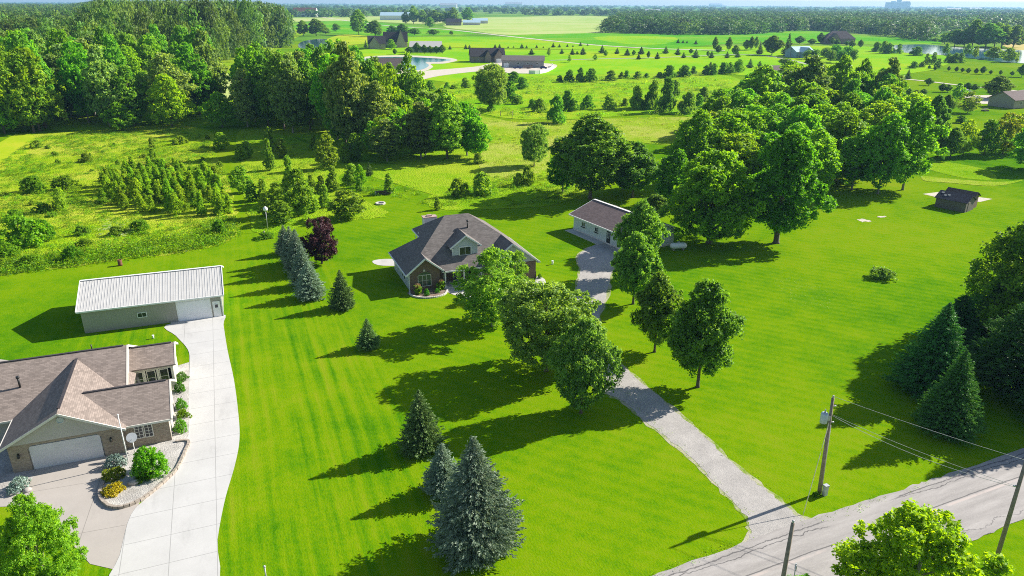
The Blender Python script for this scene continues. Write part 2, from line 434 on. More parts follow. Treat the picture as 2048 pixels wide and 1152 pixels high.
# ---------------------------------------------------------------- mesh builder
class MB:
    """collects faces in local metres; build() links them as ONE mesh object with metre UVs"""
    def __init__(s): s.v = []; s.f = []; s.sm = []
    def poly(s, pts, smooth=False):
        i = len(s.v); s.v += [tuple(p) for p in pts]; s.f.append(list(range(i, i + len(pts)))); s.sm.append(smooth)
        return s
    def box(s, x0, y0, z0, x1, y1, z1):
        i = len(s.v)
        s.v += [(x0, y0, z0), (x1, y0, z0), (x1, y1, z0), (x0, y1, z0), (x0, y0, z1), (x1, y0, z1), (x1, y1, z1), (x0, y1, z1)]
        for q in ((0, 3, 2, 1), (4, 5, 6, 7), (0, 1, 5, 4), (1, 2, 6, 5), (2, 3, 7, 6), (3, 0, 4, 7)):
            s.f.append([i + k for k in q]); s.sm.append(False)
        return s
    def obox(s, c, ax, ay, az):          # oriented box: centre and three half-axes
        c, ax, ay, az = map(Vector, (c, ax, ay, az)); i = len(s.v)
        for dz in (-1, 1):
            for dx, dy in ((-1, -1), (1, -1), (1, 1), (-1, 1)):
                s.v.append(tuple(c + ax * dx + ay * dy + az * dz))
        for q in ((0, 3, 2, 1), (4, 5, 6, 7), (0, 1, 5, 4), (1, 2, 6, 5), (2, 3, 7, 6), (3, 0, 4, 7)):
            s.f.append([i + k for k in q]); s.sm.append(False)
        return s
    def slab(s, pts, th):                # polygon given a thickness straight down
        pts = [Vector(p) for p in pts]; lo = [p - Vector((0, 0, th)) for p in pts]
        nrm = (pts[1] - pts[0]).cross(pts[2] - pts[1])
        if nrm.z < 0: pts.reverse(); lo.reverse()
        s.poly(pts); s.poly(lo[::-1])
        n = len(pts)
        for k in range(n): s.poly([lo[k], lo[(k + 1) % n], pts[(k + 1) % n], pts[k]])
        return s
    def prism(s, pts, z0, z1):
        a = sum(pts[k][0] * pts[(k + 1) % len(pts)][1] - pts[(k + 1) % len(pts)][0] * pts[k][1] for k in range(len(pts)))
        if a < 0: pts = pts[::-1]
        n = len(pts)
        s.poly([(x, y, z1) for x, y in pts]); s.poly([(x, y, z0) for x, y in pts][::-1])
        for k in range(n):
            p, q = pts[k], pts[(k + 1) % n]
            s.poly([(p[0], p[1], z0), (q[0], q[1], z0), (q[0], q[1], z1), (p[0], p[1], z1)])
        return s
    def tube(s, path, radii, n=8, cap=True):
        path = [Vector(p) for p in path]
        if not hasattr(radii, '__len__'): radii = [radii] * len(path)
        i0 = len(s.v)
        for k, p in enumerate(path):
            d = (path[min(k + 1, len(path) - 1)] - path[max(k - 1, 0)]).normalized()
            a = d.cross(Vector((0, 0, 1)) if abs(d.z) < .9 else Vector((1, 0, 0))).normalized(); b = d.cross(a)
            for j in range(n):
                t = 2 * math.pi * j / n
                s.v.append(tuple(p + (a * math.cos(t) + b * math.sin(t)) * radii[k]))
        for k in range(len(path) - 1):
            for j in range(n):
                q = [i0 + k * n + j, i0 + k * n + (j + 1) % n, i0 + (k + 1) * n + (j + 1) % n, i0 + (k + 1) * n + j]
                s.f.append(q[::-1]); s.sm.append(True)
        if cap:
            s.f.append([i0 + j for j in range(n)]); s.sm.append(False)
            s.f.append([i0 + (len(path) - 1) * n + j for j in range(n)][::-1]); s.sm.append(False)
        return s
    def lathe(s, prof, c=(0, 0, 0), n=16, axis=None):
        # prof: (radius, height) list along +Z (or along axis)
        i0 = len(s.v); m = Matrix.Identity(3)
        if axis is not None: m = Vector((0, 0, 1)).rotation_difference(Vector(axis)).to_matrix()
        for r, z in prof:
            for j in range(n):
                t = 2 * math.pi * j / n
                s.v.append(tuple(Vector(c) + m @ Vector((r * math.cos(t), r * math.sin(t), z))))
        for k in range(len(prof) - 1):
            for j in range(n):
                s.f.append([i0 + k * n + j, i0 + k * n + (j + 1) % n, i0 + (k + 1) * n + (j + 1) % n, i0 + (k + 1) * n + j]); s.sm.append(True)
        s.f.append([i0 + j for j in range(n)][::-1]); s.sm.append(False)
        s.f.append([i0 + (len(prof) - 1) * n + j for j in range(n)]); s.sm.append(False)
        return s
    def build(s, name, mat, parent=None, loc=None, rz=None):
        me = bpy.data.meshes.new(name)
        me.from_pydata(s.v, [], s.f)
        me.polygons.foreach_set('use_smooth', s.sm)
        uvl = me.uv_layers.new(name='UVMap')
        uv = np.zeros((len(me.loops), 2), dtype=np.float32)
        for p in me.polygons:
            nr = p.normal
            if abs(nr.z) > .995: u, v = Vector((1, 0, 0)), Vector((0, 1, 0))
            else:
                u = Vector((0, 0, 1)).cross(nr).normalized(); v = nr.cross(u)
            for li in p.loop_indices:
                co = me.vertices[me.loops[li].vertex_index].co
                uv[li] = (co.dot(u), co.dot(v))
        uvl.data.foreach_set('uv', uv.ravel())
        me.materials.append(mat)
        o = bpy.data.objects.new(name, me)
        COL.objects.link(o)
        if parent is not None: o.parent = parent
        if loc is not None: o.location = loc
        if rz is not None: o.rotation_euler = (0, 0, rz)
        return o

def quads_mesh(name, V, mat):
    """V: (n,4,3) array of quads -> mesh"""
    n = len(V)
    me = bpy.data.meshes.new(name)
    me.vertices.add(n * 4); me.vertices.foreach_set('co', V.reshape(-1).astype(np.float32))
    me.loops.add(n * 4); me.loops.foreach_set('vertex_index', np.arange(n * 4, dtype=np.int32))
    me.polygons.add(n); me.polygons.foreach_set('loop_start', np.arange(0, n * 4, 4, dtype=np.int32))
    me.polygons.foreach_set('loop_total', np.full(n, 4, dtype=np.int32))
    me.update(calc_edges=True)
    me.materials.append(mat)
    return me

# ---------------------------------------------------------------- ground and sheets
def catmull(pts, sub=5):
    n = len(pts); out = []
    P = [Vector(p) for p in pts]
    for i in range(n):
        a, b, c, d = P[(i - 1) % n], P[i], P[(i + 1) % n], P[(i + 2) % n]
        for k in range(sub):
            t = k / sub
            out.append(.5 * ((2 * b) + (c - a) * t + (2 * a - 5 * b + 4 * c - d) * t * t + (3 * b - a - 3 * c + d) * t ** 3))
    return [(p.x, p.y) for p in out]
def sheet(name, pts, mat, z, smooth=True, world=False, label=None, sub=5, wob=0., th=0):
    P = [Vector(p) if world else Vector(G(*p)) for p in pts]
    pts2 = catmull(P, sub) if smooth else [(p.x, p.y) for p in P]
    if wob:
        rr = random.Random(len(pts)); pts2 = [(x + rr.gauss(0, wob), y + rr.gauss(0, wob)) for x, y in pts2]
    a = sum(pts2[k][0] * pts2[(k + 1) % len(pts2)][1] - pts2[(k + 1) % len(pts2)][0] * pts2[k][1] for k in range(len(pts2)))
    if a < 0: pts2 = pts2[::-1]
    b = MB()
    if th: b.prism(pts2, z - th, z)
    else: b.poly([(x, y, z) for x, y in pts2])
    o = b.build(name, mat)
    from mathutils.geometry import tessellate_polygon
    tag(o, kind='structure')
    if label: o['label'] = label
    return o
def strip(name, path, width, mat, z, world=False, jit=0., n=6):
    P = [Vector(p) if world else Vector(G(*p)) for p in path]
    # open catmull
    Q = []
    for i in range(len(P) - 1):
        a, b, c, d = P[max(i - 1, 0)], P[i], P[i + 1], P[min(i + 2, len(P) - 1)]
        for k in range(n):
            t = k / n
            Q.append(.5 * ((2 * b) + (c - a) * t + (2 * a - 5 * b + 4 * c - d) * t * t + (3 * b - a - 3 * c + d) * t ** 3))
    Q.append(P[-1])
    b = MB(); L = []; rr = random.Random(3)
    for i, p in enumerate(Q):
        d = (Q[min(i + 1, len(Q) - 1)] - Q[max(i - 1, 0)]).normalized(); nrm = Vector((-d.y, d.x))
        wl = width if not hasattr(width, '__len__') else np.interp(i / (len(Q) - 1), np.linspace(0, 1, len(width)), width)
        L.append((p + nrm * (wl / 2 + rr.gauss(0, jit)), p - nrm * (wl / 2 + rr.gauss(0, jit))))
    for (a0, b0), (a1, b1) in zip(L, L[1:]): b.poly([(b0.x, b0.y, z), (b1.x, b1.y, z), (a1.x, a1.y, z), (a0.x, a0.y, z)])
    return tag(b.build(name, mat), kind='structure')

gb = MB()
gb.box(-12000, -60, -4, 12000, 15000, 0)
tag(gb.build('ground', M_LAWN), kind='structure')
# far ground beyond the near fields
sheet('countryside', [(-12000, 700), (-900, 700), (-300, 760), (200, 700), (900, 760), (1500, 700), (12000, 700), (12000, 14950), (-12000, 14950)], M_FAR, .02, False, True)
# near and middle ground covers
sheet('meadow', [(-260, 640), (0, 552), (110, 538), (250, 519), (370, 504), (440, 490), (472, 468), (470, 440), (468, 400), (452, 355), (430, 300), (420, 262), (330, 250), (180, 262), (40, 275), (-60, 350), (-300, 500)], M_MEAD, .03, wob=.25)
sheet('mown_path', [(0, 345), (60, 300), (68, 272), (30, 270), (-20, 300), (-60, 350)], M_LIMEY, .048)
sheet('plantation_grass', [(478, 262), (484, 330), (488, 400), (505, 458), (560, 465), (640, 445), (740, 438), (775, 425), (700, 385), (680, 350), (740, 352), (880, 395), (960, 402), (1100, 395), (1120, 330), (960, 330), (700, 320), (560, 262)], M_MEADG, .040, wob=.25)
sheet('meadow_strip', [(850, 398), (905, 378), (1000, 352), (1100, 345), (1180, 380), (1100, 410), (1000, 418), (890, 420)], M_MEADG, .05, wob=.25)
sheet('dry_meadow', [(945, 235), (1040, 245), (1150, 240), (1330, 235), (1450, 240), (1440, 280), (1330, 290), (1180, 275), (1110, 300), (1080, 345), (965, 345)], M_DRYG, .070, wob=.3)
sheet('green_meadow', [(900, 165), (1120, 150), (1460, 152), (1480, 240), (1330, 228), (1150, 238), (1000, 235), (900, 200)], M_LIMEM, .085, wob=.3)
sheet('woodland_floor', [(-400, 262), (0, 262), (230, 258), (330, 243), (430, 232), (470, 240), (640, 290), (700, 318), (960, 325), (930, 240), (720, 150), (560, 100), (560, 45), (-300, 45)], M_MEADG, .055)
sheet('clearing', [(425, 195), (490, 192), (482, 165), (470, 150), (425, 148)], M_HAY, .078)
sheet('tall_grass_patch', [(1850, 335), (1920, 355), (1985, 360), (1990, 350), (1955, 335), (1870, 322)], M_MEADG, .036)
sheet('bare_patch', [(1845, 352), (1880, 356), (1990, 364), (2048, 360), (1990, 372), (1900, 366), (1850, 362)], M_DRYG, .05)
# far fields
sheet('hay_field', [(885, 51), (945, 36), (1050, 33.5), (1150, 31.5), (1250, 36), (1215, 48), (1208, 66), (1080, 70), (1000, 69), (950, 62)], M_HAY, .10, sub=3)
sheet('crop_field', [(1010, 71), (1210, 66), (1300, 68), (1600, 62), (1700, 70), (1860, 78), (1865, 92), (1700, 88), (1500, 86), (1330, 97), (1250, 94), (1100, 81)], M_CROP, .12, sub=3)
sheet('ripening_patch', [(1185, 76), (1240, 72), (1350, 75), (1330, 88), (1250, 88)], M_LIME, .16, sub=3)
sheet('bean_field', [(590, 47), (700, 42), (800, 50), (900, 60), (950, 68), (800, 72), (700, 68), (600, 62)], M_CROP, .11, sub=3)
sheet('stubble_field', [(560, 36), (640, 35), (800, 32), (900, 36), (870, 48), (760, 44), (640, 42), (570, 44)], M_HAY, .09, sub=3)
sheet('lime_field', [(790, 76), (1000, 73.5), (1100, 83), (1260, 97), (1200, 99), (980, 96), (850, 92)], M_LIME, .13, sub=3)
sheet('mound', [(655, 78), (690, 69), (745, 74), (750, 84), (700, 90), (665, 86)], M_LIMEY, .15, sub=3)
sheet('far_lawn', [(720, 100), (850, 94), (1100, 100), (1500, 92), (1800, 95), (1900, 118), (1800, 150), (1450, 150), (1100, 150), (900, 165), (720, 130)], M_LIME, .06, sub=3)
sheet('right_field', [(1890, 60), (1900, 48), (1960, 47), (2100, 50), (2150, 62), (1960, 64)], M_TAN, .10, sub=3)
sheet('bank', [(2020, 98), (2030, 76), (2200, 70), (2200, 104)], M_TAN, .11, sub=3)
strip('far_road', [(640, 34), (760, 50), (880, 58), (940, 64), (1010, 72), (1100, 81.5), (1200, 91), (1330, 98), (1450, 101)], 7, M_DIRTP, .16)
strip('lane', [(1100, 121), (1200, 118), (1297, 116), (1400, 112), (1484, 109), (1540, 113), (1575, 119), (1615, 129)], 3.5, M_ROAD, .13)
strip('side_road', [(1700, 150), (1827, 160), (1912, 170), (1990, 178), (2120, 190)], 3.2, M_DIRTP, .13)
sheet('lake', [(1770, 92), (1850, 89), (1912, 95), (2000, 99), (2048, 101), (2300, 112), (2400, 150), (2140, 134), (2048, 127), (1990, 123), (1912, 113), (1834, 107), (1780, 102)], M_WATER, .14, sub=4)
sheet('pond', [(603, 84), (640, 78), (672, 82), (676, 92), (640, 98), (600, 96)], M_WATERD, .14)
sheet('teal_pond', [(730, 118), (800, 114), (870, 117), (903, 120), (880, 124), (852, 125), (858, 131), (845, 139), (810, 143), (735, 146)], M_WATERT, .14)
sheet('pond_bank', [(722, 116), (800, 111), (880, 114), (915, 120), (890, 127), (862, 128), (866, 134), (850, 142), (810, 147), (722, 150)], M_DIRTP, .10)
sheet('yard_drive', [(840, 144), (900, 138), (955, 133), (985, 126), (1010, 124), (1105, 128), (1108, 138), (1075, 147), (1010, 146), (960, 143), (880, 152), (838, 160)], M_DIRTP, .12, sub=4)
sheet('house_drive', [(1930, 192), (1990, 190), (2048, 180), (2120, 180), (2120, 205), (2000, 208), (1950, 206)], M_DIRTP, .10)

# road, drives, walks
def verge(name, pts_px, out, mat, z):
    P = catmull([Vector(G(*p)) for p in pts_px], 6); n = len(P)
    a = sum(P[k][0] * P[(k + 1) % n][1] - P[(k + 1) % n][0] * P[k][1] for k in range(n)); sg = 1 if a > 0 else -1; rr = random.Random(8); Q = []
    for k in range(n):
        p, q = Vector(P[k - 1]), Vector(P[(k + 1) % n]); d = (q - p).normalized(); o_ = out * rr.uniform(.3, 1.3) * sg
        Q.append((P[k][0] + d.y * o_, P[k][1] - d.x * o_))
    return sheet(name, Q, mat, z, False, True)
A0 = R(21.5)
def roadpt(e, n):                     # road frame: along 23.6 degrees
    a = R(23.6); return (e * math.cos(a) - n * math.sin(a), e * math.sin(a) + n * math.cos(a))
sheet('road', [roadpt(-60, 24.8), roadpt(10, 25.0), roadpt(30, 25.0), roadpt(48, 25.2), roadpt(58, 25.3), roadpt(140, 25), roadpt(140, 31.4), roadpt(62, 31.5), roadpt(48, 31.5), roadpt(38, 31.75), roadpt(30, 31.6), roadpt(10, 31.3), roadpt(-60, 31.0)], M_ROAD, .034, True, True, wob=.07, sub=14)
GDP = [(1640, 1090), (1500, 1100), (1502, 1062), (1486, 1025), (1440, 975), (1370, 905), (1300, 850), (1250, 805), (1200, 780), (1165, 745), (1138, 700), (1128, 645), (1150, 590), (1160, 540), (1155, 512), (1185, 492), (1215, 486), (1260, 500), (1225, 540), (1214, 590), (1196, 640), (1204, 692), (1230, 718), (1265, 750), (1330, 805), (1400, 865), (1480, 940), (1545, 990), (1600, 1035), (1680, 1060)]
sheet('gravel_driveway', GDP, M_GRAVEL, .022, wob=.07, sub=9)
verge('driveway_verge', GDP, .35, M_VERGE, .012)
#sheet('gravel_shoulder', [(1560, 985), (1590, 1008), (1608, 1026), (1625, 1040), (1600, 1055), (1560, 1030)], M_GRAVEL, .016, wob=.15)
sheet('new_driveway', [(333, 650), (443, 629), (447, 650), (455, 700), (468, 760), (477, 830), (479, 880), (470, 930), (450, 1000), (435, 1080), (424, 1180), (225, 1180), (240, 1110), (262, 1030), (300, 990), (345, 940), (376, 890), (377, 800), (379, 730), (376, 700), (352, 672)], M_CONC, .030, wob=.0, sub=4)
sheet('old_driveway', [(58, 948), (100, 938), (216, 908), (246, 915), (300, 960), (275, 1015), (232, 1140), (180, 1128), (110, 1050), (60, 1012), (-40, 1015), (-60, 985), (40, 985)], M_CONCO, .018, False)
GT = []
for lx, ly in ((.2, .1), (8.3, .1), (8.3, -2.2), (.2, -1.8)): GT.append((-40.64 + lx * math.cos(A0) - ly * math.sin(A0), 49.55 + lx * math.sin(A0) + ly * math.cos(A0)))
sheet('garage_threshold', GT, M_CONCO, .012, False, True)
def nlq(pts): return [(-40.64 + x * math.cos(A0) - y * math.sin(A0), 49.55 + x * math.sin(A0) + y * math.cos(A0)) for x, y in pts]
sheet('wall_bed', nlq([(8.3, .6), (11.9, .6), (11.9, -1.6), (8.3, -1.6)]), M_STONES, .050, False, True)
sheet('side_bed', nlq([(-7, -.9), (.1, -.9), (.1, 5.2), (-7, 5.2)]), M_STONES, .044, False, True)
sheet('gravel_bed', [(200, 985), (215, 945), (255, 915), (345, 870), (360, 800), (378, 798), (376, 890), (355, 935), (300, 990), (262, 1010), (225, 1015), (203, 1003)], M_STONES, .10, sub=4, th=.09)
sheet('shrub_bed', [(345, 735), (378, 725), (378, 868), (345, 885)], M_STONES, .040, False)
sheet('left_bed', [(-40, 985), (40, 985), (70, 952), (30, 930), (-40, 930)], M_STONES, .026, False)
sheet('side_patio', [(745, 522), (770, 518), (810, 520), (815, 528), (790, 532), (755, 530)], M_WALK, .022, sub=3)
sheet('back_patio', [(-30, 715), (25, 722), (30, 735), (-40, 745)], M_CONCO, .022, False)
sheet('walkway', [(884, 572), (915, 568), (935, 582), (965, 590), (1010, 588), (1030, 577), (1065, 570), (1075, 552), (1092, 565), (1060, 590), (1010, 604), (960, 602), (915, 592), (895, 584)], M_WALK, .026, sub=3)
sheet('garage_apron', [(960, 586), (1060, 560), (1080, 580), (1010, 612), (975, 604)], M_WALK, .018, False)
sheet('old_floor_slab', [(1845, 388), (1878, 384), (1985, 398), (1960, 404), (1880, 396)], M_DIRTP, .02, False)
sheet('bare_dirt', [(1714, 438), (1728, 438), (1742, 442), (1735, 444), (1722, 443)], M_DIRTP, .02, wob=.18)
sheet('sandy_spot', [(1754, 433), (1768, 432), (1770, 434), (1758, 435)], M_DIRTP, .02, wob=.15)

# ---------------------------------------------------------------- foliage
def leaf_quads(pos, nrm, size, rng, aspect=.62):
    n = len(pos)
    nrm = nrm / np.linalg.norm(nrm, axis=1, keepdims=True)
    t = rng.normal(size=(n, 3)); t -= nrm * (t * nrm).sum(1, keepdims=True)
    t /= np.linalg.norm(t, axis=1, keepdims=True)
    b = np.cross(nrm, t)
    s = (size * rng.uniform(.65, 1.35, (n, 1)))
    bend = nrm * s * .18
    return np.stack([pos - t * s * .5 - bend, pos + b * s * .5 * aspect + t * s * .05 + bend * .4, pos + t * s * .5 - bend, pos - b * s * .5 * aspect + t * s * .05 + bend * .4], axis=1)

def prof_round(t): return np.sqrt(np.clip(1 - (2 * t - 1) ** 2, 0, 1)) ** .8
def prof_oval(t): return np.clip(np.sin(np.pi * np.clip(t, 0, 1) ** .8), 0, 1) ** .7
def prof_egg(t): return np.clip(t / .28, 0, 1) ** .6 * np.clip((1 - t) / .72, 0, 1) ** .55
def prof_dome(t): return np.clip(t / .12, 0, 1) ** .5 * np.clip(1 - t ** 2.2, 0, 1) ** .5
def prof_col(t): return np.clip(t / .15, 0, 1) ** .6 * np.clip((1 - t) / .85, 0, 1) ** .75

def crown_quads(seed, h, w, z0, prof, nblob, nleaf, leaf, rb=(.13, .24), inner=.35, gap=0., cull=.62, tuft=1.0, rough=.95):
    rng = np.random.default_rng(seed)
    t = rng.uniform(.03, .97, nblob)
    rad = rng.uniform(rb[0], rb[1], nblob) * w * (.75 + .5 * (1 - t))
    ang = rng.uniform(0, 2 * np.pi, nblob)
    lop = 1 + .16 * np.sin(ang * 2 + seed) + .12 * np.sin(ang * 3 + seed * 2.3) + .1 * np.sin(t * 9 + seed)
    R_ = prof(t) * w / 2 * lop
    rho = np.maximum(R_ * (inner + (1 - inner) * np.sqrt(rng.uniform(0, 1, nblob))) - rad * .55, 0)
    c = np.stack([rho * np.cos(ang), rho * np.sin(ang), z0 + t * (h - z0) - rad * .25 * (t > .6)], 1)
    c[:, 2] = np.clip(c[:, 2], z0 + rad * .3, h - rad * .8)
    pr = rad ** 2; pr /= pr.sum()
    m = int(nleaf * 1.8)
    sq = np.array([1, 1, .80])
    ns = 11                                     # every clump is made of smaller tufts
    sd = rng.normal(size=(nblob, ns, 3)); sd[..., 2] = sd[..., 2] * .8 + .3; sd /= np.linalg.norm(sd, axis=-1, keepdims=True)
    sr = rad[:, None] * rng.uniform(.24, .50, (nblob, ns)) * tuft
    scn = c[:, None, :] + sd * sq * (rad[:, None] * rng.uniform(.62, 1.02, (nblob, ns)))[..., None]
    k = rng.choice(nblob, m, p=pr); j2 = rng.integers(0, ns, m)
    d = rng.normal(size=(m, 3)); d[:, 2] = d[:, 2] * .85 + .2; d /= np.linalg.norm(d, axis=1, keepdims=True)
    pos = scn[k, j2] + d * (sr[k, j2] * rng.uniform(.25, 1.25, m))[:, None]
    d = d * .55 + sd[k, j2] * .45
    keep = np.ones(m, bool)
    for j in range(nblob):
        q = ((pos - c[j]) / sq)
        keep &= ~((q * q).sum(1) < (rad[j] * cull) ** 2)
    pos, d = pos[keep][:nleaf], d[keep][:nleaf]
    pos[:, 2] = np.maximum(pos[:, 2], z0 * .8)
    fx = (w / 2) / np.percentile(np.hypot(pos[:, 0], pos[:, 1]), 97.5); fz = (h - z0) / (np.percentile(pos[:, 2], 99.7) - z0)
    for arr in (pos, c):
        arr[:, :2] *= fx; arr[:, 2] = z0 + (arr[:, 2] - z0) * np.where(arr[:, 2] > z0, fz, 1)
    n = d + rng.normal(size=d.shape) * rough + np.array([0, 0, .30])
    return leaf_quads(pos, n, leaf, rng), c, rad

PROTO = {}
def deciduous(key, seed, h, w, z0, prof, nblob, nleaf, leaf, mat, tr=.16, bark=None, limbs=9, **kw):
    Q, c, rad = crown_quads(seed, h, w, z0, prof, nblob, nleaf, leaf, **kw)
    crown = quads_mesh('crown', Q, mat)
    b = MB(); rr = random.Random(seed)
    zt = z0 + (h - z0) * .55
    b.tube([(0, 0, -.15), (0, 0, .25), (.05 * w * .1, 0, z0), (0, .03 * w * .2, zt), (.1, .1, h * .86)], [tr * 1.6, tr * 1.05, tr * .85, tr * .5, tr * .12], 7)
    order = sorted(range(len(c)), key=lambda i: rr.random())[:limbs]
    for i in order:
        cz = float(c[i][2]); sz = max(z0 * .75, cz - abs(float(np.hypot(c[i][0], c[i][1]))) * rr.uniform(.7, 1.1)); sz = min(sz, h * .7)
        mid = Vector((c[i][0] * .5, c[i][1] * .5, sz + (cz - sz) * .62))
        b.tube([(0, 0, sz), mid, tuple(float(q) for q in c[i])], [tr * .42, tr * .26, tr * .08], 5)
    o = b.build('trunk', bark or BARK)
    trunk = o.data; bpy.data.objects.remove(o)
    PROTO[key] = (h, w, trunk, crown)

def conifer(key, seed, h, w, mat, levels, spray, dens=1.0, power=.85, z0=.25, droop=.25, tr=.15, pine=False, bulge=1.0, prof=None):
    rng = np.random.default_rng(seed)
    P, D, S = [], [], []
    for i in range(levels):
        f = i / (levels - 1)
        z = z0 + (h - z0 - .15) * f
        L = (w / 2) * (((1 - f) ** power) * (1 if f > .06 else .75 + 4 * f) if prof is None else float(np.interp(f, *prof))) + .10
        L *= bulge if .05 < f < .35 else 1
        nb = max(5, int((9 + 16 * (1 - f)) * dens))
        a0 = rng.uniform(0, 6.28)
        for j in range(nb):
            a = a0 + j * 2 * np.pi / nb + rng.normal() * .12
            l = L * (1 + .10 * math.sin(i * 1.25 + seed) + .07 * math.sin(2 * a + i * .35)) * rng.uniform(.66, 1.18) * (1 + .08 * math.sin(3 * a + seed) + .06 * math.sin(5 * a + i * .5))
            up = rng.normal() * .06
            n = max(3, int(l / spray * 2.3))
            s0 = .0 if not pine else .25
            for k in range(n):
                u = s0 + (1 - s0) * (k + rng.uniform(.2, .9)) / n
                if u < .3 and rng.uniform() < .6: continue
                r = l * u
                zz = z + up * r - droop * r * u * (1 - .3 * u) + (.22 * r * u * u if not pine else .15 * r)
                px = r * math.cos(a); py = r * math.sin(a)
                wd = .28 * (1 - u) * l + spray * .22
                for q in range(2 if not pine else 3):
                    off = rng.normal() * wd * .6
                    P.append((px - math.sin(a) * off, py + math.cos(a) * off, zz + rng.normal() * spray * .22))
                    sa = a + np.sign(off) * rng.uniform(.2, .8)
                    D.append((math.cos(sa), math.sin(sa), rng.normal() * .25 + (-.12 if not pine else .25)))
                    S.append(spray * rng.uniform(.7, 1.25) * (.6 + .4 * min(1, l)))
    for k in range(26):      # leader
        P.append((rng.normal() * .04, rng.normal() * .04, h - rng.uniform(0, .9))); a = rng.uniform(0, 6.28); D.append((math.cos(a) * .7, math.sin(a) * .7, .7)); S.append(spray * .55)
    P = np.array(P); D = np.array(D); S = np.array(S)[:, None]
    D /= np.linalg.norm(D, axis=1, keepdims=True)
    n = rng.normal(size=P.shape) * .5; n[:, 2] += .55
    rad = P.copy(); rad[:, 2] = 0; n += .75 * rad / (np.linalg.norm(rad, axis=1, keepdims=True) + .1)
    n -= D * (n * D).sum(1, keepdims=True); n /= np.linalg.norm(n, axis=1, keepdims=True)
    B = np.cross(n, D)
    wv = .19 if not pine else .13
    V = np.stack([P - D * S * .5, P + B * S * wv, P + D * S * .55, P - B * S * wv], 1)
    # second blade crossing the first gives each spray thickness
    V2 = np.stack([P - D * S * .45, P + n * S * wv * .9, P + D * S * .5, P - n * S * wv * .9], 1)
    crown = quads_mesh('crown', np.concatenate([V, V2]), mat)
    b = MB(); b.tube([(0, 0, -.1), (0, 0, h * .5), (0, 0, h * .97)], [tr, tr * .6, .02], 7)
    o = b.build('trunk', BARK); trunk = o.data; bpy.data.objects.remove(o)
    PROTO[key] = (h, w, trunk, crown)

deciduous('maple', 1, 10, 8.5, 1.5, prof_round, 130, 42000, .25, LEAF['ash'], .17, rb=(.10, .16), inner=.5)
deciduous('maple_b', 2, 10, 8.5, 1.3, prof_oval, 120, 40000, .25, LEAF['ash'], .17, rb=(.10, .16), inner=.5)
deciduous('drive', 3, 10, 6, 1.7, prof_oval, 115, 32000, .24, LEAF['drive'], .15, rb=(.11, .18), inner=.5)
deciduous('drive_b', 4, 10, 6, 1.6, prof_oval, 115, 32000, .24, LEAF['drive'], .15, rb=(.11, .18), inner=.5)
deciduous('big', 5, 15, 13, 2.2, prof_dome, 130, 40000, .40, LEAF['maple'], .38, limbs=14, rb=(.08, .16))
deciduous('big_b', 6, 17, 12, 2.6, prof_egg, 130, 40000, .40, LEAF['maple'], .40, limbs=14, rb=(.08, .16))
deciduous('biglime', 66, 15, 13, 2.2, prof_dome, 130, 40000, .36, LEAF['fresh'], .38, limbs=14, rb=(.08, .16))
deciduous('birch', 7, 10, 7, 1.0, prof_oval, 75, 20000, .24, LEAF['birch'], .12, BARKG, 12, rb=(.08, .15))
deciduous('purple', 8, 7, 6.4, 1.3, prof_round, 45, 14000, .26, LEAF['purple'], .14, rb=(.12, .21))
deciduous('near', 9, 9, 7.5, .9, prof_egg, 110, 56000, .17, LEAF['fresh'], .13, BARKG, 16, rb=(.06, .12))
deciduous('near_b', 10, 9, 8.5, 1.2, prof_dome, 72, 42000, .20, LEAF['lime'], .13, BARKG, 16, rb=(.06, .12))
for i, (k, m, pf) in enumerate((('wood', 'forest', prof_oval), ('wood_b', 'forest_b', prof_egg), ('wood_c', 'forest', prof_dome), ('wood_d', 'maple', prof_round))):
    deciduous(k, 20 + i, 22, 13, 3.0, pf, 90, 13000, .68, LEAF[m], .32, BARKG if i % 2 else BARK, 8, rb=(.09, .18))
deciduous('lime', 30, 9, 7.5, 1.2, prof_oval, 50, 9000, .36, LEAF['lime'], .13, BARK, 8, rb=(.1, .19))
deciduous('yellow', 31, 9, 7, 1.0, prof_oval, 60, 7000, .34, LEAF['yellow'], .12, BARK, 9, rb=(.08, .15))
deciduous('sap', 32, 5, 2.4, .3, prof_col, 34, 4200, .22, LEAF['sap'], .05, BARKG, 5, rb=(.16, .28))
deciduous('sap_b', 33, 5, 3.0, .3, prof_egg, 34, 4600, .24, LEAF['sap'], .05, BARKG, 5, rb=(.14, .26))
deciduous('plant', 46, 5, 2.4, .2, prof_col, 40, 4200, .22, LEAF['plant'], .05, BARKG, 5, rb=(.14, .24), cull=.3)
deciduous('plant_b', 47, 5, 3.0, .2, prof_egg, 40, 4600, .24, LEAF['plant'], .05, BARKG, 5, rb=(.13, .22), cull=.3)
deciduous('bush', 34, 2.2, 3.2, .05, prof_dome, 26, 3600, .20, LEAF['bush'], .04, BARK, 4, rb=(.14, .25))
deciduous('bush_b', 35, 2.2, 2.8, .05, prof_dome, 24, 3200, .20, LEAF['sap'], .04, BARK, 4, rb=(.14, .26))
deciduous('ball', 36, 1.1, 1.4, .0, prof_dome, 70, 9000, .06, LEAF['box'], .03, BARK, 3, rb=(.13, .17), inner=.8, tuft=.6, rough=.3)
deciduous('bluemound', 37, .9, 1.9, .0, prof_dome, 70, 9000, .07, LEAF['bluemound'], .03, BARK, 3, rb=(.12, .16), inner=.8, tuft=.6, rough=.35)
deciduous('goldmound', 38, .8, 1.6, .0, prof_dome, 40, 5000, .09, LEAF['gold'], .03, BARK, 3, rb=(.14, .22))
deciduous('goldgreen', 39, .8, 1.6, .0, prof_dome, 40, 5000, .10, LEAF['goldg'], .03, BARK, 3, rb=(.14, .22))
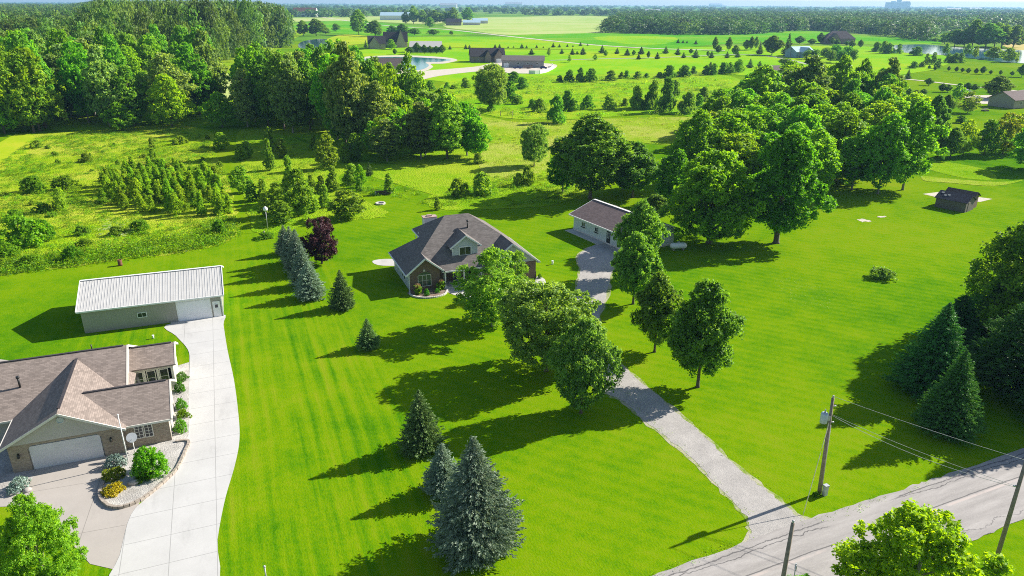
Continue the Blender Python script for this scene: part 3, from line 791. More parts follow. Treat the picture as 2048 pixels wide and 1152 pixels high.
deciduous('weeping', 40, 2.3, 2.9, .35, prof_dome, 55, 9000, .14, LEAF['maple'], .07, BARK, 8, rb=(.12, .2))
deciduous('flowering', 41, 1.5, 2.6, .0, prof_dome, 30, 3600, .16, LEAF['bushwhite'], .04, BARK, 3, rb=(.14, .24))
deciduous('grove', 42, 16, 10, 2.0, prof_oval, 80, 14000, .50, LEAF['maple'], .22, BARKG, 9, rb=(.1, .19))
deciduous('grove_b', 43, 16, 9, 2.2, prof_round, 80, 14000, .50, LEAF['lime'], .22, BARKG, 9, rb=(.1, .19))
deciduous('darkbush', 44, 5, 5.5, .2, prof_dome, 45, 7000, .30, LEAF['forest'], .10, BARK, 5, rb=(.11, .21))
BP = ([0, .08, .18, .32, .48, .62, .75, .86, 1], [.80, .97, 1.0, .93, .74, .55, .36, .22, .03])
conifer('blue', 50, 10, 6.4, LEAF['blue'], 66, .27, 1.3, prof=BP)
conifer('blue_b', 51, 6.5, 3.6, LEAF['blue'], 44, .24, 1.1, prof=([0, .1, .3, .6, .85, 1], [.8, 1, .88, .55, .24, .03]))
conifer('green', 52, 6.5, 4.0, LEAF['spruce'], 40, .25, 1.1, .8)
conifer('smallspruce', 53, 4.2, 2.6, LEAF['spruce'], 28, .2, 1.0, .85)
conifer('darkspruce', 54, 12, 8.0, LEAF['pine'], 52, .38, 1.3, .8)
conifer('pine', 55, 14, 9.0, LEAF['pine'], 34, .62, .9, .55, z0=1.2, droop=-.1, tr=.2, pine=True)
conifer('farcone', 56, 5, 3.4, LEAF['spruce'], 12, .55, .7, .8)

TREES = []
def plant(key, x, y, h, w, label, cat, name='tree', group=None, rz=None, parts=True, z=0.):
    h0, w0, trunk, crown = PROTO[key]
    root = empty(name, (x, y, z), random.uniform(0, 6.28) if rz is None else rz)
    root.scale = (w / w0, w / w0, h / h0)
    tag(root, label, cat, group)
    c = bpy.data.objects.new('crown' if cat in ('tree', 'sapling') else 'foliage', crown); COL.objects.link(c); c.parent = root
    if parts:
        t = bpy.data.objects.new('trunk' if cat in ('tree', 'sapling') else 'stem', trunk); COL.objects.link(t); t.parent = root
    TREES.append(root)
    return root
def tpx(key, px, py, top, wpx, label, cat='tree', name='tree', group=None, **kw):
    """base pixel, top row, crown width in pixels -> tree of real size at its real place"""
    x, y = G(px, py); h = max(.3, HT(px, py, top)); wd = wpx * MPP(px, py)
    if kw.pop('slim', False): pass
    return plant(key, x, y, h, wd, label, cat, name, group, **kw)

# ---------------------------------------------------------------- building helpers
def edge(b, p, q, hw=.05, hh=.10, dz=-.10):
    p, q = Vector(p), Vector(q); d = (q - p); L = d.length; d.normalize()
    s = d.cross(Vector((0, 0, 1)));
    if s.length < 1e-3: s = Vector((1, 0, 0))
    s.normalize(); u = s.cross(d)
    b.obox((p + q) / 2 + Vector((0, 0, dz)), d * (L / 2), s * hw, u * hh)
    return b
def win(parent, c, right, w, h, cols=2, rows=1, fm=None, gm=None, name='window', fr=.07, deep=.05):
    """framed window on a wall: frame is the part, its pane the sub-part; c is the centre on the wall face"""
    fm = fm or M_TRIM; gm = gm or M_GLASS
    c = Vector(c); r = Vector(right).normalized(); u = Vector((0, 0, 1)); n = r.cross(u)
    b = MB()
    def bar(cx, cz, hw, hh, d=deep): b.obox(c + r * cx + u * cz + n * d / 2, r * hw, n * (d / 2 + .01), u * hh)
    bar(0, h / 2 + fr / 2, w / 2 + fr, fr / 2); bar(0, -h / 2 - fr / 2, w / 2 + fr, fr / 2)
    bar(-w / 2 - fr / 2, 0, fr / 2, h / 2); bar(w / 2 + fr / 2, 0, fr / 2, h / 2)
    for i in range(1, cols): bar(-w / 2 + w * i / cols, 0, .022, h / 2, deep * .8)
    for i in range(1, rows): bar(0, -h / 2 + h * i / rows, w / 2, .018, deep * .7)
    f = b.build(name, fm, parent)
    g = MB(); g.obox(c + n * .012, r * (w / 2), n * .012, u * (h / 2)); g.build('pane', gm, f)
    return f
def gable(b, x0, x1, y0, y1, z0, zr):      # gable wall in the XZ plane, thickness y0..y1
    xm = (x0 + x1) / 2
    b.poly([(x0, y0, z0), (x1, y0, z0), (xm, y0, zr)]); b.poly([(x1, y1, z0), (x0, y1, z0), (xm, y1, zr)])
    b.poly([(x0, y0, z0), (xm, y0, zr), (xm, y1, zr), (x0, y1, z0)]); b.poly([(xm, y0, zr), (x1, y0, z0), (x1, y1, z0), (xm, y1, zr)])
    return b
def gable_x(b, y0, y1, x0, x1, z0, zr):    # gable wall in the YZ plane, thickness x0..x1
    ym = (y0 + y1) / 2
    b.poly([(x1, y0, z0), (x1, y1, z0), (x1, ym, zr)]); b.poly([(x0, y1, z0), (x0, y0, z0), (x0, ym, zr)])
    b.poly([(x1, y0, z0), (x1, ym, zr), (x0, ym, zr), (x0, y0, z0)]); b.poly([(x1, ym, zr), (x1, y1, z0), (x0, y1, z0), (x0, ym, zr)])
    return b

# ---------------------------------------------------------------- the middle house
def main_house():
    r = empty('house', (-13.4, 89.0, 0), A0)
    tag(r, 'blue grey sided house with steep dark roof, dormer and brick bay amid the lawn', 'house')
    b = MB()
    b.box(.2, 1.12, 0, 4.3, 10.4, 2.62); b.box(4.3, 2.8, 0, 10.3, 11.0, 2.62); b.box(10.3, .0, 0, 17.85, 10.8, 2.6)
    b.box(3.9, 6.95, 2.6, 13.0, 11.0, 5.50); b.box(4.3, 2.8, 2.6, 10.2, 3.0, 2.95)
    b.build('wall', M_SIDB, r)
    b = MB(); b.box(.16, 1.0, 0, 4.34, 1.12, 2.62); gable(b, .16, 4.34, 1.0, 1.12, 2.62, 4.30)
    b.box(10.3, -.14, 0, 17.9, 0, 2.62); b.box(4.34, 2.66, 0, 10.28, 2.8, 2.5); b.box(17.85, -.14, 0, 17.98, 6, 1.0)
    b.build('brick_wall', M_BRB, r)
    b = MB(); gable(b, 10.5, 17.9, -.12, .0, 2.63, 5.44); b.build('gable_siding', M_SIDB, r)
    t = .16
    b = MB()
    b.slab([(-.4, .35, 2.6), (2.25, .35, 4.72), (2.25, 2.58, 4.72), (6.85, 6.7, 8.4), (3.3, 11.3, 5.56), (3.3, 7.1, 5.56), (-.4, 10.8, 2.6)], t)
    b.slab([(2.25, .35, 4.72), (2.25, 2.58, 4.72), (4.78, .35, 2.70)], t)
    b.slab([(-.4, 10.8, 2.6), (3.3, 7.1, 5.56), (4.3, 7.1, 5.56), (4.3, 10.8, 2.6)], t)
    b.slab([(6.85, 6.7, 8.4), (10.3, 6.7, 8.4), (14.2, 3.8, 5.72), (14.2, .3, 2.6), (4.85, .3, 2.6), (2.25, 2.58, 4.72)], t)
    b.slab([(6.85, 6.7, 8.4), (10.3, 6.7, 8.4), (14.2, 11.04, 5.72), (14.4, 11.3, 5.56), (3.3, 11.3, 5.56)], t)
    b.slab([(10.3, 6.7, 8.4), (14.2, 3.8, 5.72), (14.2, 11.04, 5.72)], t)
    b.slab([(14.2, -.7, 5.72), (14.2, 3.8, 5.72), (10.15, 3.8, 2.66), (10.15, -.7, 2.66)], t)
    b.slab([(14.2, -.7, 5.72), (14.2, 11.3, 5.72), (18.25, 11.3, 2.66), (18.25, -.7, 2.66)], t)
    roof = b.build('roof', M_SHG, r)
    # vent pipe and ridge caps belong to the roof
    v = MB(); v.tube([(9.65, 5.0, 6.6), (9.65, 5.0, 7.75)], .09, 8); v.tube([(9.65, 5.0, 7.7), (9.65, 5.0, 7.9)], .16, 8); v.build('vent_pipe', M_BLACK, roof)
    for (x, y) in ((3.4, 8.2), (2.9, 7.9)):
        v = MB(); z = 2.6 + .8 * (x + .4); v.tube([(x, y, z - .05), (x, y, z + .25)], .06, 6); v.build('plumbing_vent', M_TRIM, roof)
    b = MB()
    for p, q in (((-.42, .33, 2.58), (2.25, .33, 4.70)), ((2.25, .33, 4.70), (4.72, .33, 2.72)), ((10.12, -.72, 2.62), (14.2, -.72, 5.70)), ((14.2, -.72, 5.70), (18.28, -.72, 2.62)),
                 ((-.44, .35, 2.58), (-.44, 10.8, 2.58)), ((4.9, .27, 2.55), (10.1, .27, 2.55)), ((18.28, -.7, 2.62), (18.28, 11.2, 2.62)), ((3.27, 11.3, 5.5), (3.27, 7.1, 5.5))):
        edge(b, p, q, .06, .10, -.10)
    b.box(-.42, .5, 2.42, .2, 1.1, 2.47); b.box(10.1, -.66, 2.47, 10.5, -.15, 2.52); b.box(17.9, -.66, 2.45, 18.25, -.15, 2.50)
    b.box(.08, .97, 0, .17, 1.14, 2.6)
    b.build('fascia', M_TRIM, r)
    # dormer
    d = MB(); d.box(6.5, 1.9, 3.4, 10.0, 5.0, 5.42); gable(d, 6.5, 10.0, 1.9, 2.1, 5.42, 6.62)
    dr = d.build('dormer', M_SIDB, r)
    d = MB(); d.slab([(8.25, 1.45, 6.92), (8.25, 5.6, 6.92), (6.05, 3.8, 5.30), (6.05, 1.45, 5.30)], .12); d.slab([(8.25, 1.45, 6.92), (8.25, 5.6, 6.92), (10.45, 3.8, 5.30), (10.45, 1.45, 5.30)], .12)
    d.build('dormer_roof', M_SHG, dr)
    d = MB(); edge(d, (6.02, 1.43, 5.28), (8.25, 1.43, 6.9), .05, .09); edge(d, (8.25, 1.43, 6.9), (10.48, 1.43, 5.28), .05, .09)
    d.box(6.05, 1.5, 5.08, 6.6, 1.9, 5.13); d.box(9.95, 1.5, 5.08, 10.45, 1.9, 5.13); d.box(6.44, 1.86, 3.5, 6.54, 1.92, 5.1); d.box(9.94, 1.86, 3.5, 10.04, 1.92, 5.1)
    d.build('dormer_trim', M_TRIM, dr)
    f = win(dr, (8.25, 1.9, 4.55), (1, 0, 0), 1.55, 1.05, 2, 1, M_TRIM, M_GLASS, fr=.14)
    # bay window, arched, with keystone
    f = win(r, (2.2, .99, 1.35), (1, 0, 0), 1.7, 1.5, 3, 2, M_TRIMT, M_GLASSG)
    a = MB(); pts = [(2.2 + .9 * math.cos(t), 2.14 + .42 * math.sin(t)) for t in np.linspace(0, math.pi, 13)]
    for k in range(12): a.poly([(pts[k][0], .955, pts[k][1]), (2.2, .955, 2.14), (pts[k + 1][0], .955, pts[k + 1][1])])
    a.build('arch_pane', M_GLASSG, f)
    a = MB()
    for k in range(12):
        p, q = pts[k], pts[k + 1]; a.obox(((p[0] + q[0]) / 2, .97, (p[1] + q[1]) / 2 + .04), (Vector((p[0] - q[0], 0, p[1] - q[1])) * .55), (0, .04, 0), (0, 0, .06))
    a.build('brick_arch', M_BRB, f)
    a = MB(); a.box(2.08, .93, 2.60, 2.32, 1.0, 2.9); a.build('keystone', M_TRIMT, r)
    # side windows in the west wall
    for y in (5.0, 3.9): win(r, (.2, y, 1.35), (0, -1, 0), .8, 1.1, 1, 2, M_TRIM, M_GLASS)
    # porch
    a = MB(); a.box(4.4, .35, 0, 10.25, 2.7, .14); a.build('porch_floor', M_WALK, r)
    for x in (4.95, 7.6, 10.1):
        a = MB(); a.box(x - .08, .45, .14, x + .08, .61, 2.42); a.box(x - .13, .40, .14, x + .13, .66, .34); a.box(x - .13, .40, 2.25, x + .13, .66, 2.42); a.build('porch_post', M_TRIM, r)
    a = MB(); a.box(7.7, .50, .95, 10.0, .57, 1.03); a.box(7.7, .50, .26, 10.0, .57, .32)
    for k in range(19): a.box(7.75 + k * .12, .515, .32, 7.79 + k * .12, .555, .95)
    a.build('railing', M_TRIM, r)
    a = MB(); a.box(4.5, .4, 2.36, 10.2, 2.7, 2.42); a.build('porch_ceiling', M_TRIM, r)
    a = MB(); a.box(5.75, 2.58, .14, 6.7, 2.66, 2.2); dd = a.build('front_door', m_plain('door_paint', (.10, .06, .05)), r)
    win(dd, (5.45, 2.65, 1.2), (1, 0, 0), .35, 1.9, 1, 4, M_TRIM, M_GLASS, 'sidelight'); win(dd, (7.0, 2.65, 1.2), (1, 0, 0), .35, 1.9, 1, 4, M_TRIM, M_GLASS, 'sidelight')
    win(r, (8.9, 2.65, 1.4), (1, 0, 0), 1.3, 1.3, 2, 2, M_TRIM, M_GLASS)
    # round window by the right corner, garage doors hidden behind the tree
    a = MB(); a.lathe([(.34, 0), (.34, .05), (.27, .05), (.27, .03)], (16.7, -.14, 1.75), 20, (0, -1, 0)); f = a.build('round_window', M_BLACK, r)
    win(r, (13.4, -.15, 1.3), (1, 0, 0), 1.5, 1.3, 2, 2, M_TRIM, M_GLASS)
    # chimney chase
    a = MB(); a.box(5.0, 11.0, 0, 6.9, 12.0, 7.0); ch = a.build('chimney', M_SIDB, r)
    a = MB(); a.box(4.9, 10.9, 7.0, 7.0, 12.1, 7.12); a.box(5.6, 11.3, 7.12, 6.3, 11.8, 7.3); a.build('chimney_cap', m_plain('cap', (.42, .30, .26)), ch)
    a = MB(); edge(a, (5.0, 11.0, 0), (5.0, 11.0, 7.0), .06, .06, 0); edge(a, (6.9, 11.0, 0), (6.9, 11.0, 7.0), .06, .06, 0); a.build('corner_trim', M_TRIM, ch)
    return r
HOUSE = main_house()
def hl(x, y, z=0):                     # middle house local -> world
    c, s = math.cos(A0), math.sin(A0); return (-13.4 + x * c - y * s, 89 + x * s + y * c, z)

# ---------------------------------------------------------------- neighbour house, lower left
NO = (-40.64, 49.55)
def nl(x, y, z=0):
    c, s = math.cos(A0), math.sin(A0); return (NO[0] + x * c - y * s, NO[1] + x * s + y * c, z)
def neighbour():
    r = empty('house', (NO[0], NO[1], 0), A0)
    tag(r, 'tan brick ranch house with brown shingle roof and wide garage door at the lower left', 'house')
    b = MB(); b.box(.12, .12, 0, 8.15, 10, 2.6); b.box(8.15, .62, 0, 11.8, 6.9, 2.5); b.box(-16, 5.2, 0, 8.1, 15.9, 2.6); gable_x(b, 5.2, 16.0, 8.0, 8.1, 2.6, 5.15); gable_x(b, .5, 6.9, 11.7, 11.8, 2.5, 4.25)
    b.build('wall', M_SIDT, r)
    b = MB(); b.box(0, 0, 0, 1.35, .12, 2.5); b.box(6.7, 0, 0, 8.2, .12, 2.5); b.box(1.35, 0, 2.28, 6.7, .12, 2.5); b.box(0, .12, 0, .12, 5.2, 2.5)
    b.box(8.2, .5, 0, 11.85, .62, 2.5)
    for (x, z) in ((1.35, 2.28), ):
        pass
    b.poly([(1.35, .0, 2.28), (1.35, .0, 1.98), (1.65, .0, 2.28)]); b.poly([(6.7, .0, 2.28), (6.4, .0, 2.28), (6.7, .0, 1.98)])
    b.build('brick_wall', M_BRT, r)
    b = MB(); gable(b, -.1, 8.3, -.02, .12, 2.5, 4.78); b.build('gable_siding', M_SIDT, r)
    t = .14
    b = MB()
    b.slab([(4.1, -.5, 5.05), (4.1, 10.1, 5.05), (-.45, 10.1, 2.57), (-.45, -.5, 2.57)], t)
    b.slab([(4.1, -.5, 5.05), (4.1, 10.1, 5.05), (8.65, 10.1, 2.57), (8.65, -.5, 2.57)], t)
    b.slab([(-17, 4.6, 2.5), (-17, 10.6, 5.4), (8.3, 10.6, 5.4), (8.3, 4.6, 2.5)], t)
    b.slab([(-17, 16.6, 2.5), (-17, 10.6, 5.4), (8.3, 10.6, 5.4), (8.3, 16.6, 2.5)], t)
    b.slab([(5.0, .02, 2.53), (12.15, .02, 2.53), (12.15, 3.7, 4.45), (5.0, 3.7, 4.45)], t)
    b.slab([(5.0, 7.35, 2.53), (12.15, 7.35, 2.53), (12.15, 3.7, 4.45), (5.0, 3.7, 4.45)], t)
    b.slab([(8.1, 10.2, 2.82), (12.15, 10.2, 2.82), (12.15, 12.75, 4.1), (8.1, 12.75, 4.1)], t)
    b.slab([(8.1, 15.3, 2.82), (12.15, 15.3, 2.82), (12.15, 12.75, 4.1), (8.1, 12.75, 4.1)], t)
    roof = b.build('roof', M_SHB, r)
    b = MB()
    for p, q in (((-17, 10.6, 5.45), (8.0, 10.6, 5.45)), ((5.3, 3.7, 4.5), (11.9, 3.7, 4.5)), ((8.4, 12.75, 4.15), (11.9, 12.75, 4.15)), ((4.1, .3, 5.1), (4.1, 9.8, 5.1))): edge(b, p, q, .12, .03, -.03)
    b.build('ridge_cap', M_SHD, roof)
    v = MB(); v.tube([(-.2, 7.7, 4.0), (-.2, 7.7, 4.95)], .09, 8); v.tube([(-.2, 7.7, 4.9), (-.2, 7.7, 5.1)], .15, 8); v.build('vent_pipe', M_BLACK, roof)
    v = MB(); v.tube([(5.2, 11.4, 4.9), (5.2, 11.4, 5.6)], .06, 8); v.build('vent_pipe', M_BLACK, roof)
    b = MB()
    for p, q in (((-.48, -.52, 2.55), (4.1, -.52, 5.03)), ((4.1, -.52, 5.03), (8.68, -.52, 2.55)), ((-17, 4.56, 2.5), (-.4, 4.56, 2.5)), ((8.6, -.02, 2.5), (12.1, -.02, 2.5)),
                 ((-.49, -.5, 2.56), (-.49, 4.6, 2.56))):
        edge(b, p, q, .05, .09, -.09)
    for (y0, y1, yr, z0, zr, x) in ((4.6, 16.6, 10.6, 2.5, 5.4, 8.34), (.02, 7.35, 3.7, 2.53, 4.45, 12.2), (10.2, 15.3, 12.75, 2.82, 4.1, 12.2)):
        edge(b, (x, y0, z0), (x, yr, zr), .07, .10, -.08); edge(b, (x, y1, z0), (x, yr, zr), .07, .10, -.08)
    b.build('fascia', M_TRIMT, r)
    b = MB(); b.box(1.45, .03, 0, 6.6, .09, 2.18); b.build('garage_door', M_DOOR, r)
    b = MB(); edge(b, (8.25, .35, .1), (8.25, .35, 2.45), .045, .045, 0); b.build('downspout', M_TRIMT, r)
    b = MB(); b.lathe([(.3, 0), (.3, .06), (.22, .06), (.22, .03)], (4.1, -.02, 4.15), 20, (0, -1, 0)); b.build('gable_vent', M_SIDB, r)
    for x in (.65, 7.35):
        b = MB(); b.box(x - .07, -.10, 1.55, x + .07, 0, 1.75); b.lathe([(.05, 0), (.10, .05), (.10, .28), (.03, .38)], (x, -.16, 1.35), 8); b.build('wall_lamp', M_BLACK, r)
    for x in (9.45, 10.2): win(r, (x, .5, 1.5), (1, 0, 0), .55, 1.15, 2, 4, M_TRIMT, M_GLASS)
    for y in (2.2, 4.8): win(r, (11.81, y, 1.5), (0, 1, 0), .6, .9, 1, 2, M_TRIM, M_GLASS)
    # sun room on the back corner
    b = MB(); b.box(8.15, 10.6, 0, 11.9, 10.7, .75); b.box(8.15, 10.6, 2.35, 11.9, 10.7, 2.8)
    for x in (8.15, 9.15, 10.35, 11.65): b.box(x, 10.6, .75, x + .22, 10.7, 2.35)
    b.box(11.8, 10.7, 0, 11.9, 15, 2.75); b.box(8.1, 14.9, 0, 11.8, 15, 2.75); gable_x(b, 10.6, 15.0, 11.8, 11.9, 2.75, 3.9)
    b.build('sunroom_wall', M_TRIMT, r)
    for x in (8.76, 9.86, 11.0): win(r, (x, 10.62, 1.55), (1, 0, 0), .66, 1.45, 1, 2, M_TRIMT, M_GLASS, 'sunroom_window')
    return r
neighbour()

def thing_mesh(b, name, mat, loc, rz, label, cat, group=None):
    o = b.build(name, mat, None, loc, rz); return tag(o, label, cat, group)

# patio chairs in the recess
def patio_chair(x, y, rz, label):
    r = empty('patio_chair', nl(x, y, 0), A0 + rz); tag(r, label, 'chair', 'white patio chairs behind the ranch house')
    MB().box(-.28, -.28, .40, .28, .28, .46).build('seat', M_WHITE, r)
    MB().obox((0, .27, .78), (.28, 0, 0), (0, .03, 0), (0, .06, .34)).build('backrest', M_WHITE, r)
    for sx in (-1, 1):
        for sy in (-1, 1): MB().tube([(sx * .25, sy * .25, 0), (sx * .25, sy * .25, .41)], .02, 5).build('leg', M_WHITE, r)
patio_chair(8.7, 9.3, R(100), 'white patio chair against the house gable, left of the sun room windows')
patio_chair(9.9, 9.5, R(20), 'white patio chair in front of the sun room window, beside the roof gap')

# satellite dish and flagpole in the gravel bed
r = empty('satellite_dish', nl(9.0, -.55, .1), A0); tag(r, 'grey satellite dish on a short mast beside the brick wall', 'satellite dish')
MB().tube([(0, 0, 0), (0, 0, 1.5)], .035, 8).build('mast', M_WHITE, r)
MB().lathe([(.42, .14), (.36, .09), (.22, .03), (.02, 0), (.02, -.01), (.22, .015), (.36, .075), (.42, .125)], (0, -.1, 1.6), 20, (.15, -.75, .6)).build('dish', m_plain('dish_grey', (.30, .32, .34)), r)
MB().tube([(0, -.1, 1.4), (.08, -.6, 1.75)], .015, 5).build('feed_arm', M_METAL, r)
r = empty('flagpole', nl(8.6, -1.9, .1), A0); tag(r, 'white flagpole without a flag standing in the gravel bed', 'flagpole')
MB().tube([(0, 0, 0), (0, 0, 4.6)], [.05, .035], 8).build('pole', M_WHITE, r); MB().lathe([(.02, 0), (.08, .05), (.02, .12)], (0, 0, 4.6), 8).build('finial', M_WHITE, r)

# retaining edge of stacked blocks round the bed
def block_edge(name, pts, label, mat, w, h, d, gap=.015, world=False, lift=0.):
    P = [Vector(p) if world else Vector(G(*p)) for p in pts]
    Q = []
    for i in range(len(P) - 1):
        a, b_, c, d_ = P[max(i - 1, 0)], P[i], P[i + 1], P[min(i + 2, len(P) - 1)]
        for k in range(12):
            t = k / 12; Q.append(.5 * ((2 * b_) + (c - a) * t + (2 * a - 5 * b_ + 4 * c - d_) * t * t + (3 * b_ - a - 3 * c + d_) * t ** 3))
    Q.append(P[-1])
    acc = 0; b = MB(); nxt = 0; rr = random.Random(5)
    for i in range(len(Q) - 1):
        L = (Q[i + 1] - Q[i]).length; dv = (Q[i + 1] - Q[i]).normalized()
        while nxt < acc + L:
            c = Q[i] + dv * (nxt - acc); nv = Vector((-dv.y, dv.x)); j = rr.gauss(0, .012)
            b.obox((c.x + nv.x * j, c.y + nv.y * j, h / 2 + lift), (dv.x * (w / 2 - gap), dv.y * (w / 2 - gap), 0), (nv.x * d / 2, nv.y * d / 2, 0), (0, 0, h / 2 + rr.gauss(0, .008)))
            nxt += w
        acc += L
    o = b.build(name, mat); tag(o, label, 'garden edging'); return o
block_edge('garden_edging', [(356, 885), (377, 885), (371, 905), (352, 942), (318, 975), (280, 1003), (240, 1017), (212, 1010), (200, 990), (208, 968)], 'brown block edging curved round the gravel bed by the white driveway', M_BLOCK, .38, .26, .22)

# round and mounded shrubs of that bed
def shrub(key, px, py, wpx, hgt, label, group=None, name='shrub', cat='shrub'):
    x, y = G(px, py); return plant(key, x, y, hgt, wpx * MPP(px, py), label, cat, name, group)
shrub('ball', 364, 762, 27, 1.0, 'bright green round clipped boxwood nearest the sun room', 'clipped boxwoods along the white driveway')
shrub('ball', 361, 783, 25, 1.1, 'clipped boxwood directly in front of the one nearest the sun room', 'clipped boxwoods along the white driveway')
shrub('ball', 363, 817, 26, 1.05, 'clipped boxwood ball standing alone beside the concrete step', 'clipped boxwoods along the white driveway')
shrub('bush', 367, 835, 30, .8, 'loose light green leafy shrub between two clipped boxwoods')
shrub('ball', 362, 862, 34, 1.15, 'largest clipped boxwood, at the brick corner by the driveway', 'clipped boxwoods along the white driveway')
shrub('bluemound', 232, 932, 40, 1.1, 'pale blue green mounded juniper right of the garage door')
shrub('bluemound', 40, 978, 46, 1.0, 'pale blue green mounded juniper left of the garage door')
shrub('goldgreen', 229, 957, 42, .9, 'yellow green shrub between the blue juniper and the golden shrub')
shrub('goldmound', 226, 987, 42, .8, 'golden yellow low shrub at the tip of the gravel bed')
shrub('bush', 288, 958, 46, .6, 'dark green perennials with small flowers under the weeping tree')
x, y = G(300, 950); plant('weeping', x, y, 2.5, 3.0, 'small weeping dark green tree in the gravel bed by the brick wall', 'tree', 'weeping_tree')
b = MB(); b.lathe([(.42, 0), (.5, .14), (.36, .32), (.12, .4)], n=7); x, y = G(268, 970); o = thing_mesh(b, 'boulder', M_STONE, (x, y, .1), .5, 'grey landscape boulder beside the golden shrubs', 'boulder'); o.scale = (1, .55, .9)
b = MB(); b.lathe([(.3, 0), (.34, .1), (.2, .24), (.08, .28)], n=7); x, y = G(55, 982); o = thing_mesh(b, 'boulder', M_STONE, (x, y, .02), 1.5, 'small pinkish boulder beside the blue juniper left of the garage', 'boulder')

# ---------------------------------------------------------------- long steel barn
bx, by = G(170, 667)
r = empty('barn', (bx, by, 0), R(20.5)); tag(r, 'long tan steel barn with white ribbed roof at the end of the concrete drive', 'barn')
b = MB(); b.box(0, 0, 0, 15.1, 10, 2.85); gable_x(b, 0, 10, 15.0, 15.1, 2.85, 4.6); gable_x(b, 0, 10, 0, .1, 2.85, 4.6); b.build('wall', M_BARNW, r)
b = MB(); b.slab([(-.35, -.35, 2.85), (15.45, -.35, 2.85), (15.45, 5, 4.78), (-.35, 5, 4.78)], .08); b.slab([(-.35, 10.35, 2.85), (15.45, 10.35, 2.85), (15.45, 5, 4.78), (-.35, 5, 4.78)], .08)
for k in range(53):
    x = -.2 + k * .297; edge(b, (x, -.34, 2.862), (x, 4.98, 4.792), .014, .012, 0)
rf = b.build('roof', M_BARNR, r)
b = MB(); edge(b, (-.37, -.37, 2.85), (15.47, -.37, 2.85), .05, .09, -.05); edge(b, (-.35, 5, 4.83), (15.45, 5, 4.83), .16, .02, 0)
for x in (-.38, 15.48): edge(b, (x, -.35, 2.86), (x, 5, 4.79), .04, .09, -.02); edge(b, (x, 10.35, 2.86), (x, 5, 4.79), .04, .09, -.02)
b.box(15.04, -.05, 0, 15.16, .08, 2.8); b.build('trim', M_WHITE, r)
b = MB(); b.box(10.15, -.07, 0, 13.75, -.003, 2.45); b.build('garage_door', M_DOORW, r)
b = MB(); b.box(10.02, -.05, 0, 10.15, 0, 2.58); b.box(13.75, -.05, 0, 13.88, 0, 2.58); b.box(10.15, -.05, 2.45, 13.75, 0, 2.58); b.build('door_frame', M_WHITE, r)
b = MB(); b.box(14.05, -.06, .03, 14.9, -.003, 2.05); d = b.build('door', M_WHITE, r); win(d, (14.48, -.06, 1.45), (1, 0, 0), .34, .42, 1, 1, M_WHITE, M_GLASS); MB().box(14.82, -.12, .95, 14.87, -.06, 1.05).build('handle', M_METAL, d)
win(r, (6.25, 0, 1.45), (1, 0, 0), .9, .5, 2, 1, M_WHITE, M_GLASS)
b = MB(); b.box(9.2, -.9, 0, 10.6, 0, .05); b.build('door_slab', M_WALK, r)

# ---------------------------------------------------------------- second garage
GA = R(31.6)
r = empty('garage', (18.2, 106.4, 0), GA); tag(r, 'pale sided garage with brown shingle roof behind the driveway trees', 'garage')
b = MB(); b.box(0, 0, .25, 9, 14.8, 2.75); gable(b, 0, 9.0, .0, .12, 2.75, 4.3); gable(b, 0, 9.0, 14.7, 14.8, 2.75, 4.3); b.build('wall', M_SIDW, r)
b = MB(); b.box(-.08, -.05, 0, 9.05, 14.85, .25); b.build('foundation', M_BLOCKP, r)
b = MB(); b.slab([(-.7, -.5, 2.72), (4.5, -.5, 4.6), (4.5, 15.3, 4.6), (-.7, 15.3, 2.72)], .12); b.slab([(9.7, -.5, 2.72), (4.5, -.5, 4.6), (4.5, 15.3, 4.6), (9.7, 15.3, 2.72)], .12)
rf = b.build('roof', M_SHM, r)
b = MB(); edge(b, (-.72, -.5, 2.70), (-.72, 15.3, 2.70), .05, .09, -.05)
for y in (-.53, 15.33): edge(b, (-.7, y, 2.7), (4.5, y, 4.58), .05, .09, -.05); edge(b, (9.7, y, 2.7), (4.5, y, 4.58), .05, .09, -.05)
edge(b, (4.6, -.5, 4.66), (4.6, 15.3, 4.66), .22, .02, -.02)
b.build('trim', M_TRIM, r)
for y in (12.0, 8.5): win(r, (0, y, 1.65), (0, -1, 0), .75, .65, 2, 1, M_TRIM, M_GLASS); MB().box(-.22, y - .5, 1.12, -.02, y + .5, 1.22).build('window_box', M_BLACK, r)
b = MB(); b.box(-.05, 4.9, .1, .0, 5.8, 2.15); d = b.build('door', M_BLACK, r); win(d, (-.05, 5.35, 1.5), (0, -1, 0), .35, .75, 1, 1, M_TRIM, M_GLASS)
MB().box(-1.6, 5.9, 0, -.1, 15, .10).build('apron', M_WALK, r)

# propane tank
x, y = G(1356, 500)
r = empty('propane_tank', (x, y, 0), R(8)); tag(r, 'white horizontal propane tank on the grass beside the garage', 'propane tank')
MB().lathe([(.05, -1.35), (.30, -1.28), (.45, -1.1), (.48, -.9), (.48, .9), (.45, 1.1), (.30, 1.28), (.05, 1.35)], (0, 0, .72), 20, (1, 0, 0)).build('tank', M_WHITE, r)
MB().lathe([(.18, 0), (.18, .2), (.05, .26)], (0, 0, 1.18), 12).build('valve_dome', M_METAL, r)
for sx in (-.8, .8): MB().box(sx - .08, -.35, 0, sx + .08, .35, .3).build('support', M_STONE, r)

